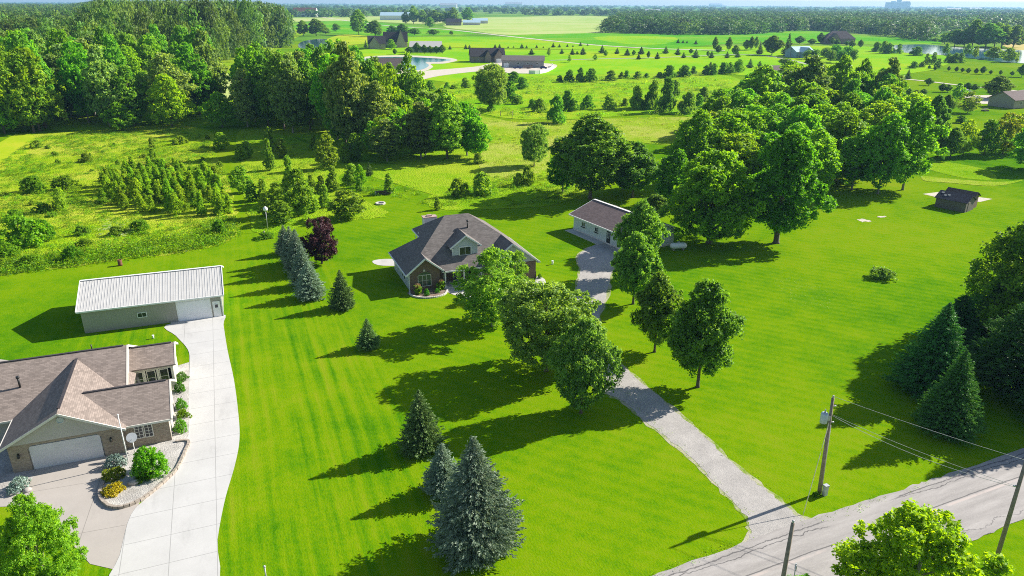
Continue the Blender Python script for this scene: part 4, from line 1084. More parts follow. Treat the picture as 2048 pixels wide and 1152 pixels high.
# ---------------------------------------------------------------- old wooden shed
x, y = G(1929, 425.5)
r = empty('shed', (x, y, 0), R(38)); tag(r, 'old weathered board shed with patchy black roof on the right lawn', 'shed')
b = MB(); b.box(0, 0, 0, 3.7, 5.4, 1.95); gable(b, 0, 3.7, 0, .08, 1.95, 2.9); gable(b, 0, 3.7, 5.32, 5.4, 1.95, 2.9); b.build('wall', M_OLD, r)
b = MB(); b.slab([(-.3, -.25, 1.85), (1.85, -.25, 3.02), (1.85, 5.65, 3.02), (-.3, 5.65, 1.85)], .07); b.slab([(4.0, -.25, 1.85), (1.85, -.25, 3.02), (1.85, 5.65, 3.02), (4.0, 5.65, 1.85)], .07); rf = b.build('roof', M_OLDR, r)
for (x0, y0) in ((.7, 4.2), (.9, 3.6), (1.3, 4.9)):
    z0 = 1.85 + (x0 + .3) * .544; MB().obox((x0, y0, z0 + .03), (.14, 0, .076), (0, .22, 0), (0, 0, .012)).build('bare_board', M_BLOCKP, rf)
b = MB(); b.box(3.7, .4, 0, 6.2, 5.2, 2.3); gable(b, 3.7, 6.2, .4, .5, 2.3, 3.0); b.build('brick_lean_to', M_BRB, r)
b = MB(); b.slab([(3.4, .1, 2.25), (4.95, .1, 3.12), (4.95, 5.6, 3.12), (3.4, 5.6, 2.25)], .07); b.slab([(6.5, .1, 2.25), (4.95, .1, 3.12), (4.95, 5.6, 3.12), (6.5, 5.6, 2.25)], .07); b.build('lean_to_roof', M_SHD, r)
MB().box(.9, -.05, 0, 1.9, -.003, 1.75).build('door', M_OLD, r)

# ---------------------------------------------------------------- utility poles
def pole(x, y, h, lean, label, rad=.15, dark=False):
    r = empty('utility_pole', (x, y, 0), 0); tag(r, label, 'utility pole', 'utility poles by the road')
    top = Vector((lean[0], lean[1], h))
    MB().tube([(0, 0, -.2), top * .5, top], [rad, rad * .9, rad * .72], 12).build('shaft', WOODG, r)
    return r, top
px_, py_ = G(1638, 987)
PA, TA = pole(px_, py_, 8.6, (-.28, .1), 'weathered utility pole with a grey transformer beside the gravel drive')
def insulator(r, p, out=(0, 0, 1)):
    MB().lathe([(.05, 0), (.08, .05), (.05, .1), (.08, .15), (.04, .2)], p, 8, out).build('insulator', M_METAL, r)
tz = TA * (6.9 / 8.6)
b = MB(); b.lathe([(.10, -.42), (.27, -.40), (.27, .36), (.22, .44), (.05, .47)], (tz.x - .48, tz.y - .05, tz.z), 16)
tr = b.build('transformer', M_TRANS, PA)
MB().tube([(tz.x - .48, tz.y - .05, tz.z + .44), (tz.x - .48, tz.y - .05, tz.z + .75)], [.07, .04], 8).build('bushing', M_METAL, tr)
MB().box(tz.x - .25, tz.y - .12, tz.z - .2, tz.x - .02, tz.y + .02, tz.z + .2).build('bracket', M_METAL, tr)
insulator(PA, (TA.x, TA.y, TA.z)); insulator(PA, (TA.x + .15, TA.y, TA.z - .7), (1, 0, 0)); insulator(PA, (tz.x + .15, tz.y, tz.z - .4), (1, 0, 0))
MB().tube([(.17, -.02, 0), TA * .72 + Vector((.15, 0, 0))], .025, 6).build('conduit', M_METAL, PA)
x2, y2 = G(1990, 1127)
PB, TB = pole(x2, y2, 8.3, (.02, .1), 'utility pole at the right edge on the far side of the road')
insulator(PB, (TB.x, TB.y, TB.z)); insulator(PB, (TB.x - .15, TB.y, TB.z - 1.9), (-1, 0, 0))
x3, y3 = G(1586, 1046, 8.3)
PC, TC = pole(x3, y3, 8.3, (0, 0), 'dark utility pole at the bottom edge with its foot out of view')
insulator(PC, (TC.x, TC.y, TC.z))
def wire(name, p, q, sag, rad, label, mat=M_WIRE, n=18, group='overhead wires'):
    p, q = Vector(p), Vector(q); P = []
    for k in range(n + 1):
        t = k / n; a = p.lerp(q, t); a.z -= 4 * sag * t * (1 - t); P.append(a)
    b = MB(); b.tube(P, rad, 5); tag(b.build(name, mat), label, 'wire', group)
WA = Vector((px_, py_, 0)); WB = Vector((x2, y2, 0)); WC = Vector((x3, y3, 0))
wire('power_line', WA + TA + Vector((.05, 0, .1)), WB + TB + Vector((0, 0, .1)), .12, .014, 'topmost wire between the transformer pole and the right pole')
wire('service_line', WA + TA * .83 + Vector((.15, 0, 0)), WB + TB * .77 + Vector((-.1, 0, 0)), .25, .014, 'upper of the two lower wires from the transformer pole to the right pole')
wire('phone_line', WA + TA * .82 + Vector((.15, 0, 0)), WB + TB * .76 + Vector((-.1, 0, 0)), .55, .016, 'lowest sagging wire from the transformer pole to the right pole')
ga = G(1606, 1030)
wire('guy_wire', WA + TA * .78, (ga[0], ga[1], 0), .15, .028, 'pale yellow guy wire slanting from the transformer pole to the driveway edge', M_GWIRE, group=None)
x, y = G(1649, 990)
r = empty('utility_box', (x, y, 0), A0); tag(r, 'small pale utility pedestal beside the transformer pole', 'utility box')
MB().box(-.16, -.14, 0, .16, .14, .85).build('body', M_BLOCKP, r); MB().box(-.19, -.17, .85, .19, .17, .95).build('lid', M_METAL, r)
shrub('bush', 1632, 993, 16, .4, 'tuft of weeds at the foot of the transformer pole', name='weeds')

# ---------------------------------------------------------------- small garden things
x, y = G(241, 531); b = MB(); b.lathe([(.30, 0), (.31, .3), (.29, .32), (.31, .6), (.29, .62), (.30, .9), (.26, .9), (.26, .5)], n=18); thing_mesh(b, 'barrel', M_RUST, (x, y, 0), 0, 'rusty steel burn barrel on the grass behind the long barn', 'barrel')
def pipe(px, py, label, h=.45, rad=.07, mat=None):
    x, y = G(px, py); b = MB(); b.tube([(0, 0, 0), (0, 0, h)], rad, 10); b.tube([(0, 0, h), (0, 0, h + .08)], rad * 1.4, 10)
    thing_mesh(b, 'standpipe', mat or M_WHITE, (x, y, 0), 0, label, 'pipe')
pipe(307, 677, 'white pipe in the grass between the barn and the ranch house', .35, .09)
pipe(1105, 529, 'white well pipe on the lawn right of the middle house', .5, .13)
r = empty('fire_pit', (*G(761, 408), 0)); tag(r, 'grey stone fire pit ring on the back lawn', 'fire pit')
b = MB()
for k in range(18):
    a = k / 18 * 2 * math.pi; b.obox((math.cos(a) * .8, math.sin(a) * .8, .14), (math.cos(a) * .14, math.sin(a) * .14, 0), (-math.sin(a) * .13, math.cos(a) * .13, 0), (0, 0, .14))
b.build('stone_ring', M_BLOCKP, r); b = MB(); b.lathe([(.66, 0), (.66, .05)], n=18); b.build('ash', M_BLACK, r)
r = empty('firewood_pile', (*G(767, 389), 0), .3); tag(r, 'dark pile of logs and brush behind the fire pit', 'woodpile')
rr = random.Random(4); b = MB()
for k in range(40):
    a = rr.uniform(-.5, .5); x0, y0, z0 = rr.uniform(-1.3, 1.3), rr.uniform(-.4, .4), rr.uniform(.1, .8); b.tube([(x0 - .5 * math.cos(a), y0 - .5 * math.sin(a), z0), (x0 + .5 * math.cos(a), y0 + .5 * math.sin(a), z0 + rr.uniform(-.1, .1))], rr.uniform(.05, .11), 6)
b.build('logs', BARK, r)
x, y = G(752, 390); b = MB(); b.tube([(0, 0, 0), (0, 0, .75)], [.22, .16], 8); thing_mesh(b, 'stump', M_BLOCKP, (x, y, 0), 0, 'pale tree stump at the left end of the woodpile', 'stump')
x, y = G(536, 462)
r = empty('birdhouse', (x, y, 0), .4); tag(r, 'white birdhouse on a tall post beside the young trees', 'birdhouse')
MB().tube([(0, 0, 0), (0, 0, 3.6)], .05, 6).build('post', M_METAL, r)
b = MB(); b.lathe([(.3, 0), (.38, .25), (.36, .5), (.1, .75)], (0, 0, 3.5), 10); b.build('box', M_WHITE, r)
for i, (px, py, top) in enumerate(((1024, 238, 222), (1001, 233, 224), (529, 476, 462))):
    x, y = G(px, py); b = MB(); b.tube([(0, 0, 0), (.05, 0, HT(px, py, top))], .11, 7)
    thing_mesh(b, 'wooden_post', WOODG, (x, y, 0), 0, ('tall grey post standing in the meadow beyond the tree clump', 'short grey post left of the tall meadow post', 'short post at the foot of the birdhouse shrub')[i], 'post')
x, y = G(536, 1180); b = MB(); b.tube([(0, 0, 0), (0, 0, 1.9)], .045, 8); b.lathe([(.05, 0), (.10, .04), (.03, .14)], (0, 0, 1.9), 8); thing_mesh(b, 'marker_post', M_METAL, (x, y, 0), 0, 'grey post with a round cap at the bottom edge of the lawn', 'post')
x, y = G(1583, 1180); b = MB(); b.tube([(0, 0, 0), (0, 0, 2.2)], .035, 8); b.box(-.02, -.12, 1.7, .02, .12, 2.1); thing_mesh(b, 'marker_post', M_METAL, (x, y, 0), 0, 'thin metal marker beside the bottom utility pole', 'post')

# flower bed in front of the bay
BQ = [hl(.1, .9), hl(-.1, -.2), hl(.7, -1.5), hl(2.3, -2.2), hl(4.1, -1.7), hl(5.0, -.3), hl(4.6, .4), hl(4.4, .95)]
sheet('flower_bed', [(p[0], p[1]) for p in BQ], M_MULCH, .06, True, True, th=.05)
block_edge('garden_edging', [(p[0], p[1]) for p in BQ[:6]], 'pale stone edging curved round the flower bed of the brick bay', M_BLOCKP, .30, .2, .2, world=True)
def hplant(key, x, y, h, w, label, name='shrub', cat='shrub', group=None):
    p = hl(x, y); return plant(key, p[0], p[1], h, w, label, cat, name, group, z=.03)
deciduous('grasses', 60, 1.5, 1.2, .0, lambda t: .35 + .65 * np.clip(t / .6, 0, 1) * np.clip((1.05 - t) / .3, 0, 1) ** .5, 26, 2600, .17, LEAF['sap'], .02, BARK, 2, rb=(.12, .2))
for x, y, lab in ((.9, -.3, 'left clump of tall grass with peach plumes in the bay flower bed'), (4.2, .2, 'right clump of tall grass with peach plumes in the bay flower bed')):
    g = hplant('grasses', x, y, 1.3, 1.25, lab, 'feather_grass', 'ornamental grass', 'plumed grasses in front of the brick bay')
    p = MB(); rr = random.Random(int(x * 10))
    for k in range(38):
        a = rr.uniform(0, 6.28); q = rr.uniform(0, .42); cx, cy = q * math.cos(a), q * math.sin(a); z0 = rr.uniform(1.2, 1.55)
        p.tube([(cx * .9, cy * .9, z0 - .3), (cx, cy, z0), (cx * 1.1, cy * 1.1, z0 + .28)], [.012, .035, .008], 5)
    p.build('plumes', LEAF['plume'], g)
for x, y, s, lab in ((2.1, -.4, .8, 'small dark green shrub under the arched bay window'), (1.9, -1.2, .75, 'round low shrub at the front of the bay flower bed'), (3.4, -.7, .8, 'round shrub between the window and the right plumed grass'),
                     (18.4, -.4, .8, 'low dark shrub at the right brick corner of the middle house')):
    hplant('ball', x, y, s * .8, s, lab)
# bent stone edging ring round the birch trunk
# ---------------------------------------------------------------- far buildings
def far_house(px, py, L, W, hw, hr, rot, label, wall, roof, cat='house', name='house', hip=False, wings=(), wins=0, door=None, front=1):
    x, y = G(px, py)
    r = empty(name, (x, y, .1), R(rot)); tag(r, label, cat)
    b = MB(); b.box(0, 0, 0, L, W, hw)
    if not hip: gable_x(b, 0, W, 0, .15, hw, hr - .15); gable_x(b, 0, W, L - .15, L, hw, hr - .15)
    for (a0, a1, out, zr) in wings: b.box(a0, -out, 0, a1, .0, hw); gable(b, a0, a1, -out, -out + .15, hw, zr - .15)
    b.build('wall', wall, r)
    b = MB(); o = .5; i = W / 2 if hip else 0
    b.slab([(-o, -o, hw), (L + o, -o, hw), (L + o - i, W / 2, hr), (-o + i, W / 2, hr)], .15); b.slab([(-o, W + o, hw), (L + o, W + o, hw), (L + o - i, W / 2, hr), (-o + i, W / 2, hr)], .15)
    if hip: b.slab([(-o, -o, hw), (-o, W + o, hw), (-o + i, W / 2, hr)], .15); b.slab([(L + o, -o, hw), (L + o, W + o, hw), (L + o - i, W / 2, hr)], .15)
    for (a0, a1, out, zr) in wings:
        m = (a0 + a1) / 2; yb = W / 2 * (zr - hw) / (hr - hw)
        b.slab([(a0 - .4, -out - .4, hw), (m, -out - .4, zr), (m, yb, zr), (a0 - .4, 0, hw)], .15); b.slab([(a1 + .4, -out - .4, hw), (m, -out - .4, zr), (m, yb, zr), (a1 + .4, 0, hw)], .15)
    b.build('roof', roof, r)
    for k in range(wins): win(r, (L * (k + .7) / (wins + .4), 0, hw * .6), (1, 0, 0), 1.1, 1.0, 2, 1, M_TRIM, M_GLASS, deep=.08, fr=.12)
    if door: b = MB(); b.box(door[0], door[2] - .12, 0, door[1], door[2] - .02, 2.4); b.build('garage_door', M_WHITE, r)
    return r
M_BRW = m_plain('brown_brick_wall', (.24, .19, .16), .9); M_TANW = m_plain('tan_wall', (.34, .30, .24), .8); M_GRYW = m_plain('grey_wall', (.30, .29, .28), .8)
far_house(942, 125, 22, 12, 3.6, 8.6, 8, 'large brown brick house with dark gabled roof beyond the meadow', M_BRW, M_SHD, wings=((9, 13, 2, 7.4), (15, 21, 3, 8.2)), wins=3, door=(16.2, 19.6, -3))
far_house(1004, 135, 25, 11, 4.0, 6.6, -2, 'long grey outbuilding with small high windows beside the brick house', M_GRYW, M_SHG, 'outbuilding', 'outbuilding', wins=4, door=(1.0, 4.0, 0))
far_house(748, 146, 15, 9, 3.6, 7.6, 5, 'tan pond house with brown roof half hidden behind the tall trees', M_TANW, M_SHM, wings=(), wins=2)
far_house(737, 98, 14, 12, 4, 10, 10, 'dark steep roofed house nearest the dark pond', M_TANW, M_SHD, wings=((1, 9, 3, 9.5),), wins=2)
far_house(768, 95, 20, 12, 4.5, 12.5, 8, 'tall dark roofed house with steep gables behind the pond house', M_TANW, M_SHD, wings=((11, 18, 3, 14),), wins=2)
far_house(820, 105, 24, 12, 4, 8, 2, 'pale roofed shed behind a row of round evergreens', M_GRYW, M_BLOCKP, 'shed', 'shed')
far_house(892, 51, 26, 14, 5, 11, 3, 'dark barn beside the pale blue farm sheds in the distance', M_BRW, M_SHD, 'barn', 'barn')
far_house(926, 50, 30, 16, 4, 8, 3, 'left pale blue roofed farm shed in the distance', M_BLOCKP, M_BLUER, 'shed', 'shed')
far_house(946, 47, 28, 16, 5, 9, 8, 'right pale blue roofed farm shed in the distance', M_BLOCKP, M_BLUER, 'shed', 'shed')
far_house(1572, 112, 18, 9, 3, 5.5, -12, 'low farmhouse with dark porch beside the blue roofed house', M_BRW, M_SHM, wins=4)
far_house(1592, 116, 16, 12, 4, 7.5, 22, 'blue walled house with pale blue metal roof among the trees', m_plain('blue_wall', (.22, .34, .42)), M_BLUER, wings=((3, 12, 3, 7.2),), wins=2)
far_house(1650, 88, 28, 16, 5, 12, -6, 'large brown hip roofed house in front of the crop field', M_BRW, M_SHM, hip=True, wings=((4, 12, 4, 10),), wins=3)
far_house(1533, 152, 11, 8, 2.6, 5.0, 15, 'small brown roofed house hidden behind the big trees', M_TANW, M_SHM)
far_house(2026, 218, 13, 10, 3.0, 5.8, 24, 'brown roofed house at the right edge beyond the yellow trees', M_TANW, M_SHM, wins=2)
far_house(1789, 106, 4, 3, 2.2, 3.2, 15, 'tiny blue and white hut by the lake shore', m_plain('hut_blue', (.3, .5, .6)), M_TRIM, 'hut', 'hut')
far_house(586, 33, 60, 30, 12, 22, 0, 'red roofed distant house at the top behind the left woods', M_TRIM, M_RUST)
far_house(760, 40, 70, 30, 9, 16, 0, 'pale distant building in front of the farthest woods', M_TRIM, M_BLUER)
for k, (px, py, sc_) in enumerate(((620, 32, 1.), (1290, 27, 1.5), (1895, 24, 2.), (1940, 22, 2.), (1420, 14, 4), (880, 16, 3), (1010, 14, 4))):
    far_house(px, py, 40 * sc_, 18 * sc_, 7 * sc_, 11 * sc_, 0, ['pale distant shed left of the red roofed house', 'white distant shed between the two woods', 'distant white house left of the right hand field', 'distant white house above the right hand field', 'white speck of a building near the horizon above the right woods', 'white speck of a building near the horizon above the farm sheds', 'white speck of a building near the horizon above the hay field'][k], M_TRIM, M_METAL, 'building', 'building')
# block with a tower on the horizon
x, y = G(1797, 17.5)
r = empty('tower_block', (x, y, 0), 0); tag(r, 'hazy pale tower block on the horizon at the upper right', 'building'); k_ = y / 5200
b = MB(); b.box(-70 * k_, 0, 0, 75 * k_, 50 * k_, 40 * k_); b.box(-45 * k_, 5, 40 * k_, -25 * k_, 40, 48 * k_); b.box(30 * k_, 5, 40 * k_, 70 * k_, 40, 46 * k_); b.build('block', M_GRYW, r)
b = MB(); b.box(-12 * k_, 0, 40 * k_, 12 * k_, 30, 62 * k_); b.box(-4 * k_, 5, 62 * k_, 4 * k_, 20, 84 * k_); b.build('tower', M_GRYW, r)
# curved white fence round the yard
def fence_path(name, pts, h, label, mat, th=.08, post=0):
    r = empty(name, (0, 0, 0)); tag(r, label, 'fence'); P = [Vector(G(*p)) for p in pts]; b = MB()
    for p, q in zip(P, P[1:]): b.obox(((p.x + q.x) / 2, (p.y + q.y) / 2, h / 2 + .12), ((q.x - p.x) / 2, (q.y - p.y) / 2, 0), (Vector((-(q - p).y, (q - p).x, 0)).normalized() * th), (0, 0, h / 2))
    b.build('panel', mat, r)
    for p in P: MB().box(p.x - .12, p.y - .12, .1, p.x + .12, p.y + .12, h + .25).build('post', mat, r)
fence_path('yard_fence', [(1058, 148), (1070, 148.4), (1080, 147.8), (1090, 146), (1098, 143), (1104, 139.5), (1106, 135.5), (1104, 133)], 1.8, 'curved white panel fence round the outbuilding yard', M_WHITE)
# farm gate fence near the far road
def car(px, py, rz, label, paint, s=1.0, pick=False):
    x, y = G(px, py); r = empty('parked_car', (x, y, .13), rz); tag(r, label, 'car')
    if pick: prof = [(-2.6, .45), (-2.6, 1.0), (-.4, 1.02), (-.3, 1.6), (1.0, 1.62), (1.5, 1.05), (2.6, .95), (2.65, .45)]
    else: prof = [(-2.2, .4), (-2.2, .95), (-1.7, 1.05), (-1.3, 1.45), (.5, 1.5), (1.1, 1.0), (2.1, .85), (2.2, .4)]
    b = MB(); n = len(prof)
    b.poly([(a, -.9, c) for a, c in prof][::-1]); b.poly([(a, .9, c) for a, c in prof])
    for k in range(n): p, q = prof[k], prof[(k + 1) % n]; b.poly([(p[0], -.9, p[1]), (q[0], -.9, q[1]), (q[0], .9, q[1]), (p[0], .9, p[1])][::-1])
    b.build('body', paint, r)
    MB().box(-.25 if pick else -1.3, -.92, 1.08, .95 if pick else .6, .92, 1.4).build('side_window', M_GLASS, r)
    for sx in (-1.45, 1.45):
        for sy in (-.9, .9): MB().lathe([(.34, -.11), (.36, 0), (.34, .11)], (sx, sy, .36), 14, (0, 1, 0)).build('wheel', M_TYRE, r)
car(1035, 138, 0, 'dark blue pickup truck beside the long outbuilding', M_CARB, pick=True)
car(1087, 138, .1, 'dark blue car at the right end of the outbuilding yard', M_CARB)
car(1932, 186, .0, 'white car parked by the dark tree near the right hand house', M_CARW)
x, y = G(1056, 137.5); r = empty('trailer', (x, y, .13), 0); tag(r, 'brown flatbed trailer parked between the two blue vehicles', 'trailer')
MB().box(-3, -1, .7, 3, 1, .85).build('deck', M_RUST, r); b = MB()
for xx in np.linspace(-2.9, 2.9, 7): b.box(xx - .05, -1, .85, xx + .05, -.9, 1.9)
b.box(-3, -1, 1.8, 3, -.9, 1.95); b.build('rack', M_RUST, r)
for sx in (-.5, .5): MB().lathe([(.34, -.1), (.36, 0), (.34, .1)], (sx, -1.1, .36), 12, (0, 1, 0)).build('wheel', M_TYRE, r)
# picnic table near the right house
x, y = G(1970, 222); r = empty('picnic_table', (x, y, 0), .3); tag(r, 'grey picnic table on the lawn below the right hand house', 'table')
MB().box(-1.2, -.4, .72, 1.2, .4, .78).build('tabletop', WOODG, r)
for s in (-1, 1):
    MB().box(-1.2, s * .85 - .13, .42, 1.2, s * .85 + .13, .47).build('bench', WOODG, r)
    MB().box(s * .8 - .05, -.9, 0, s * .8 + .05, .9, .42).build('leg_frame', WOODG, r)
# poles in the distance
for i, (px, py, top) in enumerate(((1518, 110, 81), (1580, 115, 96), (1597, 117, 97))):
    x, y = G(px, py); b = MB(); b.tube([(0, 0, 0), (0, 0, HT(px, py, top))], .14, 6); b.box(-.9, -.05, HT(px, py, top) - .7, .9, .05, HT(px, py, top) - .55)
    thing_mesh(b, 'utility_pole', WOODG, (x, y, .1), 0, ['distant utility pole left of the dark conifer by the lane', 'distant utility pole in front of the low farmhouse', 'distant utility pole in front of the blue walled house'][i], 'utility pole')
# low rail fence in the far meadow
x, y = G(1385, 150); b = MB()
for k in range(7): b.box(k * 2 - .06, 0, 0, k * 2 + .06, .12, 1.5)
b.box(0, 0, 1.35, 12, .1, 1.5); b.box(0, 0, .7, 12, .1, .8); thing_mesh(b, 'rail_fence', WOODG, (x, y, 0), 0, 'grey rail pen beside the round bushes of the green meadow', 'fence')

# ---------------------------------------------------------------- trees on the lawns
T = tpx
T('blue', 950, 1098, 872, 158, 'largest blue spruce, broad and silvery, on the lawn nearest the camera')
T('blue_b', 887, 985, 886, 76, 'slender blue spruce close behind the largest blue spruce')
T('green', 843, 900, 779, 92, 'green spruce with ragged top behind the two blue spruces')
T('smallspruce', 737, 696, 636, 50, 'small dark spruce alone on the lawn at the end of a long tree shadow')
T('green', 685, 616, 539, 54, 'dark green spruce standing between the middle house and the row of blue spruces')
T('blue_b', 621, 596, 522, 56, 'blue spruce nearest the camera in the row left of the purple tree', group='row of blue spruces')
T('blue_b', 609, 572, 488, 50, 'second nearest blue spruce in the row left of the purple tree', group='row of blue spruces')
T('blue_b', 598, 548, 458, 48, 'middle blue spruce in the row left of the purple tree', group='row of blue spruces')
T('blue_b', 585, 527, 452, 44, 'second farthest blue spruce in the row, in line with the purple tree', group='row of blue spruces')
T('blue_b', 572, 508, 450, 38, 'farthest blue spruce of the row, beside the young trees', group='row of blue spruces')
T('purple', 644, 527, 437, 80, 'dark purple leaved maple behind the row of blue spruces')
T('birch', 985, 652, 500, 150, 'light green airy tree in front of the house porch and garage')
T('birch', 1035, 590, 503, 62, 'light green second stem of foliage against the house garage gable')
T('maple', 1092, 742, 575, 190, 'broad grey green tree left of the gravel driveway, the wider of two touching crowns')
T('maple_b', 1162, 826, 640, 132, 'round grey green tree at the driveway edge in front of the wider crown')
T('drive', 1276, 556, 404, 92, 'farthest of the dense trees along the right of the gravel driveway, by the garage')
T('drive_b', 1266, 608, 468, 96, 'dense tree with bare lower trunk in front of the garage tree on the driveway')
T('drive', 1309, 704, 548, 98, 'narrow round tree right of the driveway between two larger ones')
T('drive_b', 1395, 774, 565, 140, 'rounded tree nearest the road on the right side of the driveway')
T('big', 1418, 486, 305, 190, 'huge spreading maple with low crown right of the garage and propane tank')
T('big_b', 1552, 486, 266, 168, 'tallest of the lawn maples, with a bare forked trunk, right of the spreading maple')
T('drive_b', 1310, 440, 390, 70, 'young bright tree peeking out behind the garage roof')
T('near', 106, 1205, 1000, 155, 'bright green tree at the lower left corner beside the old driveway')
T('near', -22, 1190, 1060, 120, 'bright green foliage cut by the left edge of the picture at the bottom')
x, y = G(1795, 1290); plant('near_b', x, y, 9.2, 11.2, 'bright green maple crown rising over the road at the bottom right', 'tree')
x, y = G(1600, 1240); plant('near', x, y, 3.4, 3.0, 'small sprig of bright green foliage beside the bottom utility pole', 'tree')
T('darkspruce', 1858, 782, 605, 150, 'dark spruce at the left side of the right hand conifer group')
T('darkspruce', 1892, 862, 700, 124, 'dark spruce in front of the right hand conifer group, nearest the road')
T('pine', 2012, 790, 610, 170, 'dark pine with feathery boughs at the right edge in the conifer group')
T('pine', 1985, 690, 545, 120, 'dark pine behind the feathery pine in the conifer group')
T('pine', 1905, 700, 590, 90, 'dark pine top between the left dark spruce and the pine behind')
T('biglime', 2032, 690, 436, 250, 'bright broadleaf tree with spreading top above the right hand conifers')
T('big', 2190, 800, 560, 200, 'broadleaf tree outside the right edge that shades the conifers')
T('darkspruce', 2120, 850, 620, 160, 'dark conifer cut by the right edge of the picture near the road')
shrub('flowering', 1764, 556, 50, 1.5, 'white flowering low shrub alone on the right lawn')
shrub('bush', 530, 476, 40, 1.0, 'green weeds round the foot of the birdhouse')

# young trees in rows left of the back lawn
YT = [(481, 320, 288, 24, 0), (495, 316, 283, 24, 1), (540, 341, 278, 20, 0), (563, 316, 277, 24, 1), (628, 300, 272, 17, 0), (657, 338, 268, 40, 1), (690, 325, 285, 22, 0), (712, 323, 267, 32, 1),
      (704, 369, 328, 30, 0), (720, 383, 357, 15, 0), (486, 386, 332, 36, 1), (505, 402, 360, 26, 0), (528, 400, 357, 24, 0), (558, 412, 365, 48, 1), (601, 430, 338, 50, 1), (583, 402, 313, 26, 0),
      (623, 380, 350, 18, 0), (643, 386, 352, 20, 0), (667, 383, 332, 24, 0), (692, 437, 380, 62, 1), (650, 415, 370, 26, 0), (563, 447, 402, 48, 1), (779, 387, 347, 22, 0), (542, 305, 255, 22, 1), (443, 300, 265, 26, 1),
      (875, 420, 395, 14, 0), (625, 425, 375, 24, 0), (532, 432, 385, 26, 0)]
for k, (a, b_, t_, w_, v) in enumerate(YT):
    T('sap_b' if v else 'sap', a, b_, t_, w_ * 1.15, 'young narrow grey green tree in the rows right of the mown path', 'sapling', 'young_tree', 'young trees in rows right of the mown path')
T('lime', 722, 375, 330, 26, 'small bright tree among the young trees near the fire pit', 'sapling', 'young_tree')
T('farcone', 739, 351, 325, 16, 'tiny dark conifer at the edge of the tall clump shadow', 'tree')
T('maple', 1068, 332, 250, 60, 'small round tree with clear trunk left of the big trees behind the garage')
for (a, b_, t_, w_, lab) in ((917, 393, 357, 40, 'left of two round bushes in tall grass beyond the middle house'), (965, 390, 346, 52, 'right and larger of two round bushes in tall grass beyond the middle house'),
                             (1035, 370, 346, 26, 'small bush in grass left of the round tree behind the garage'), (1055, 370, 332, 30, 'upright bush in grass below the small round tree'), (957, 327, 306, 28, 'low dark bush at the right foot of the tall clump')):
    T('bush_b', a, b_, t_, w_, lab, 'shrub', 'shrub')

# scatter helper: points inside a world polygon
def inpoly(P, x, y):
    c = np.zeros(len(x), bool); n = len(P); j = n - 1
    for i in range(n):
        xi, yi = P[i]; xj, yj = P[j]
        m = ((yi > y) != (yj > y)) & (x < (xj - xi) * (y - yi) / (yj - yi + 1e-12) + xi); c ^= m; j = i
    return c
def scatter(poly_px, spacing, seed, jitter=.42, world=False):
    P = [p if world else G(*p) for p in poly_px]; rng = np.random.default_rng(seed)
    x0, x1 = min(p[0] for p in P), max(p[0] for p in P); y0, y1 = min(p[1] for p in P), max(p[1] for p in P)
    nx, ny = int((x1 - x0) / spacing) + 1, int((y1 - y0) / spacing) + 1
    gx, gy = np.meshgrid(x0 + (np.arange(nx) + .5) * spacing, y0 + (np.arange(ny) + .5) * spacing)
    gx = gx + (np.arange(ny) % 2)[:, None] * spacing * .5
    x = gx.ravel() + rng.uniform(-1, 1, gx.size) * spacing * jitter; y = gy.ravel() + rng.uniform(-1, 1, gx.size) * spacing * jitter
    k = inpoly(P, x, y); return np.stack([x[k], y[k]], 1)
def rand_pts(poly_px, n, seed, world=False):
    P = [p if world else G(*p) for p in poly_px]; rng = np.random.default_rng(seed)
    x0, x1 = min(p[0] for p in P), max(p[0] for p in P); y0, y1 = min(p[1] for p in P), max(p[1] for p in P)
    x = rng.uniform(x0, x1, n); y = rng.uniform(y0, y1, n); k = inpoly(P, x, y); return np.stack([x[k], y[k]], 1)

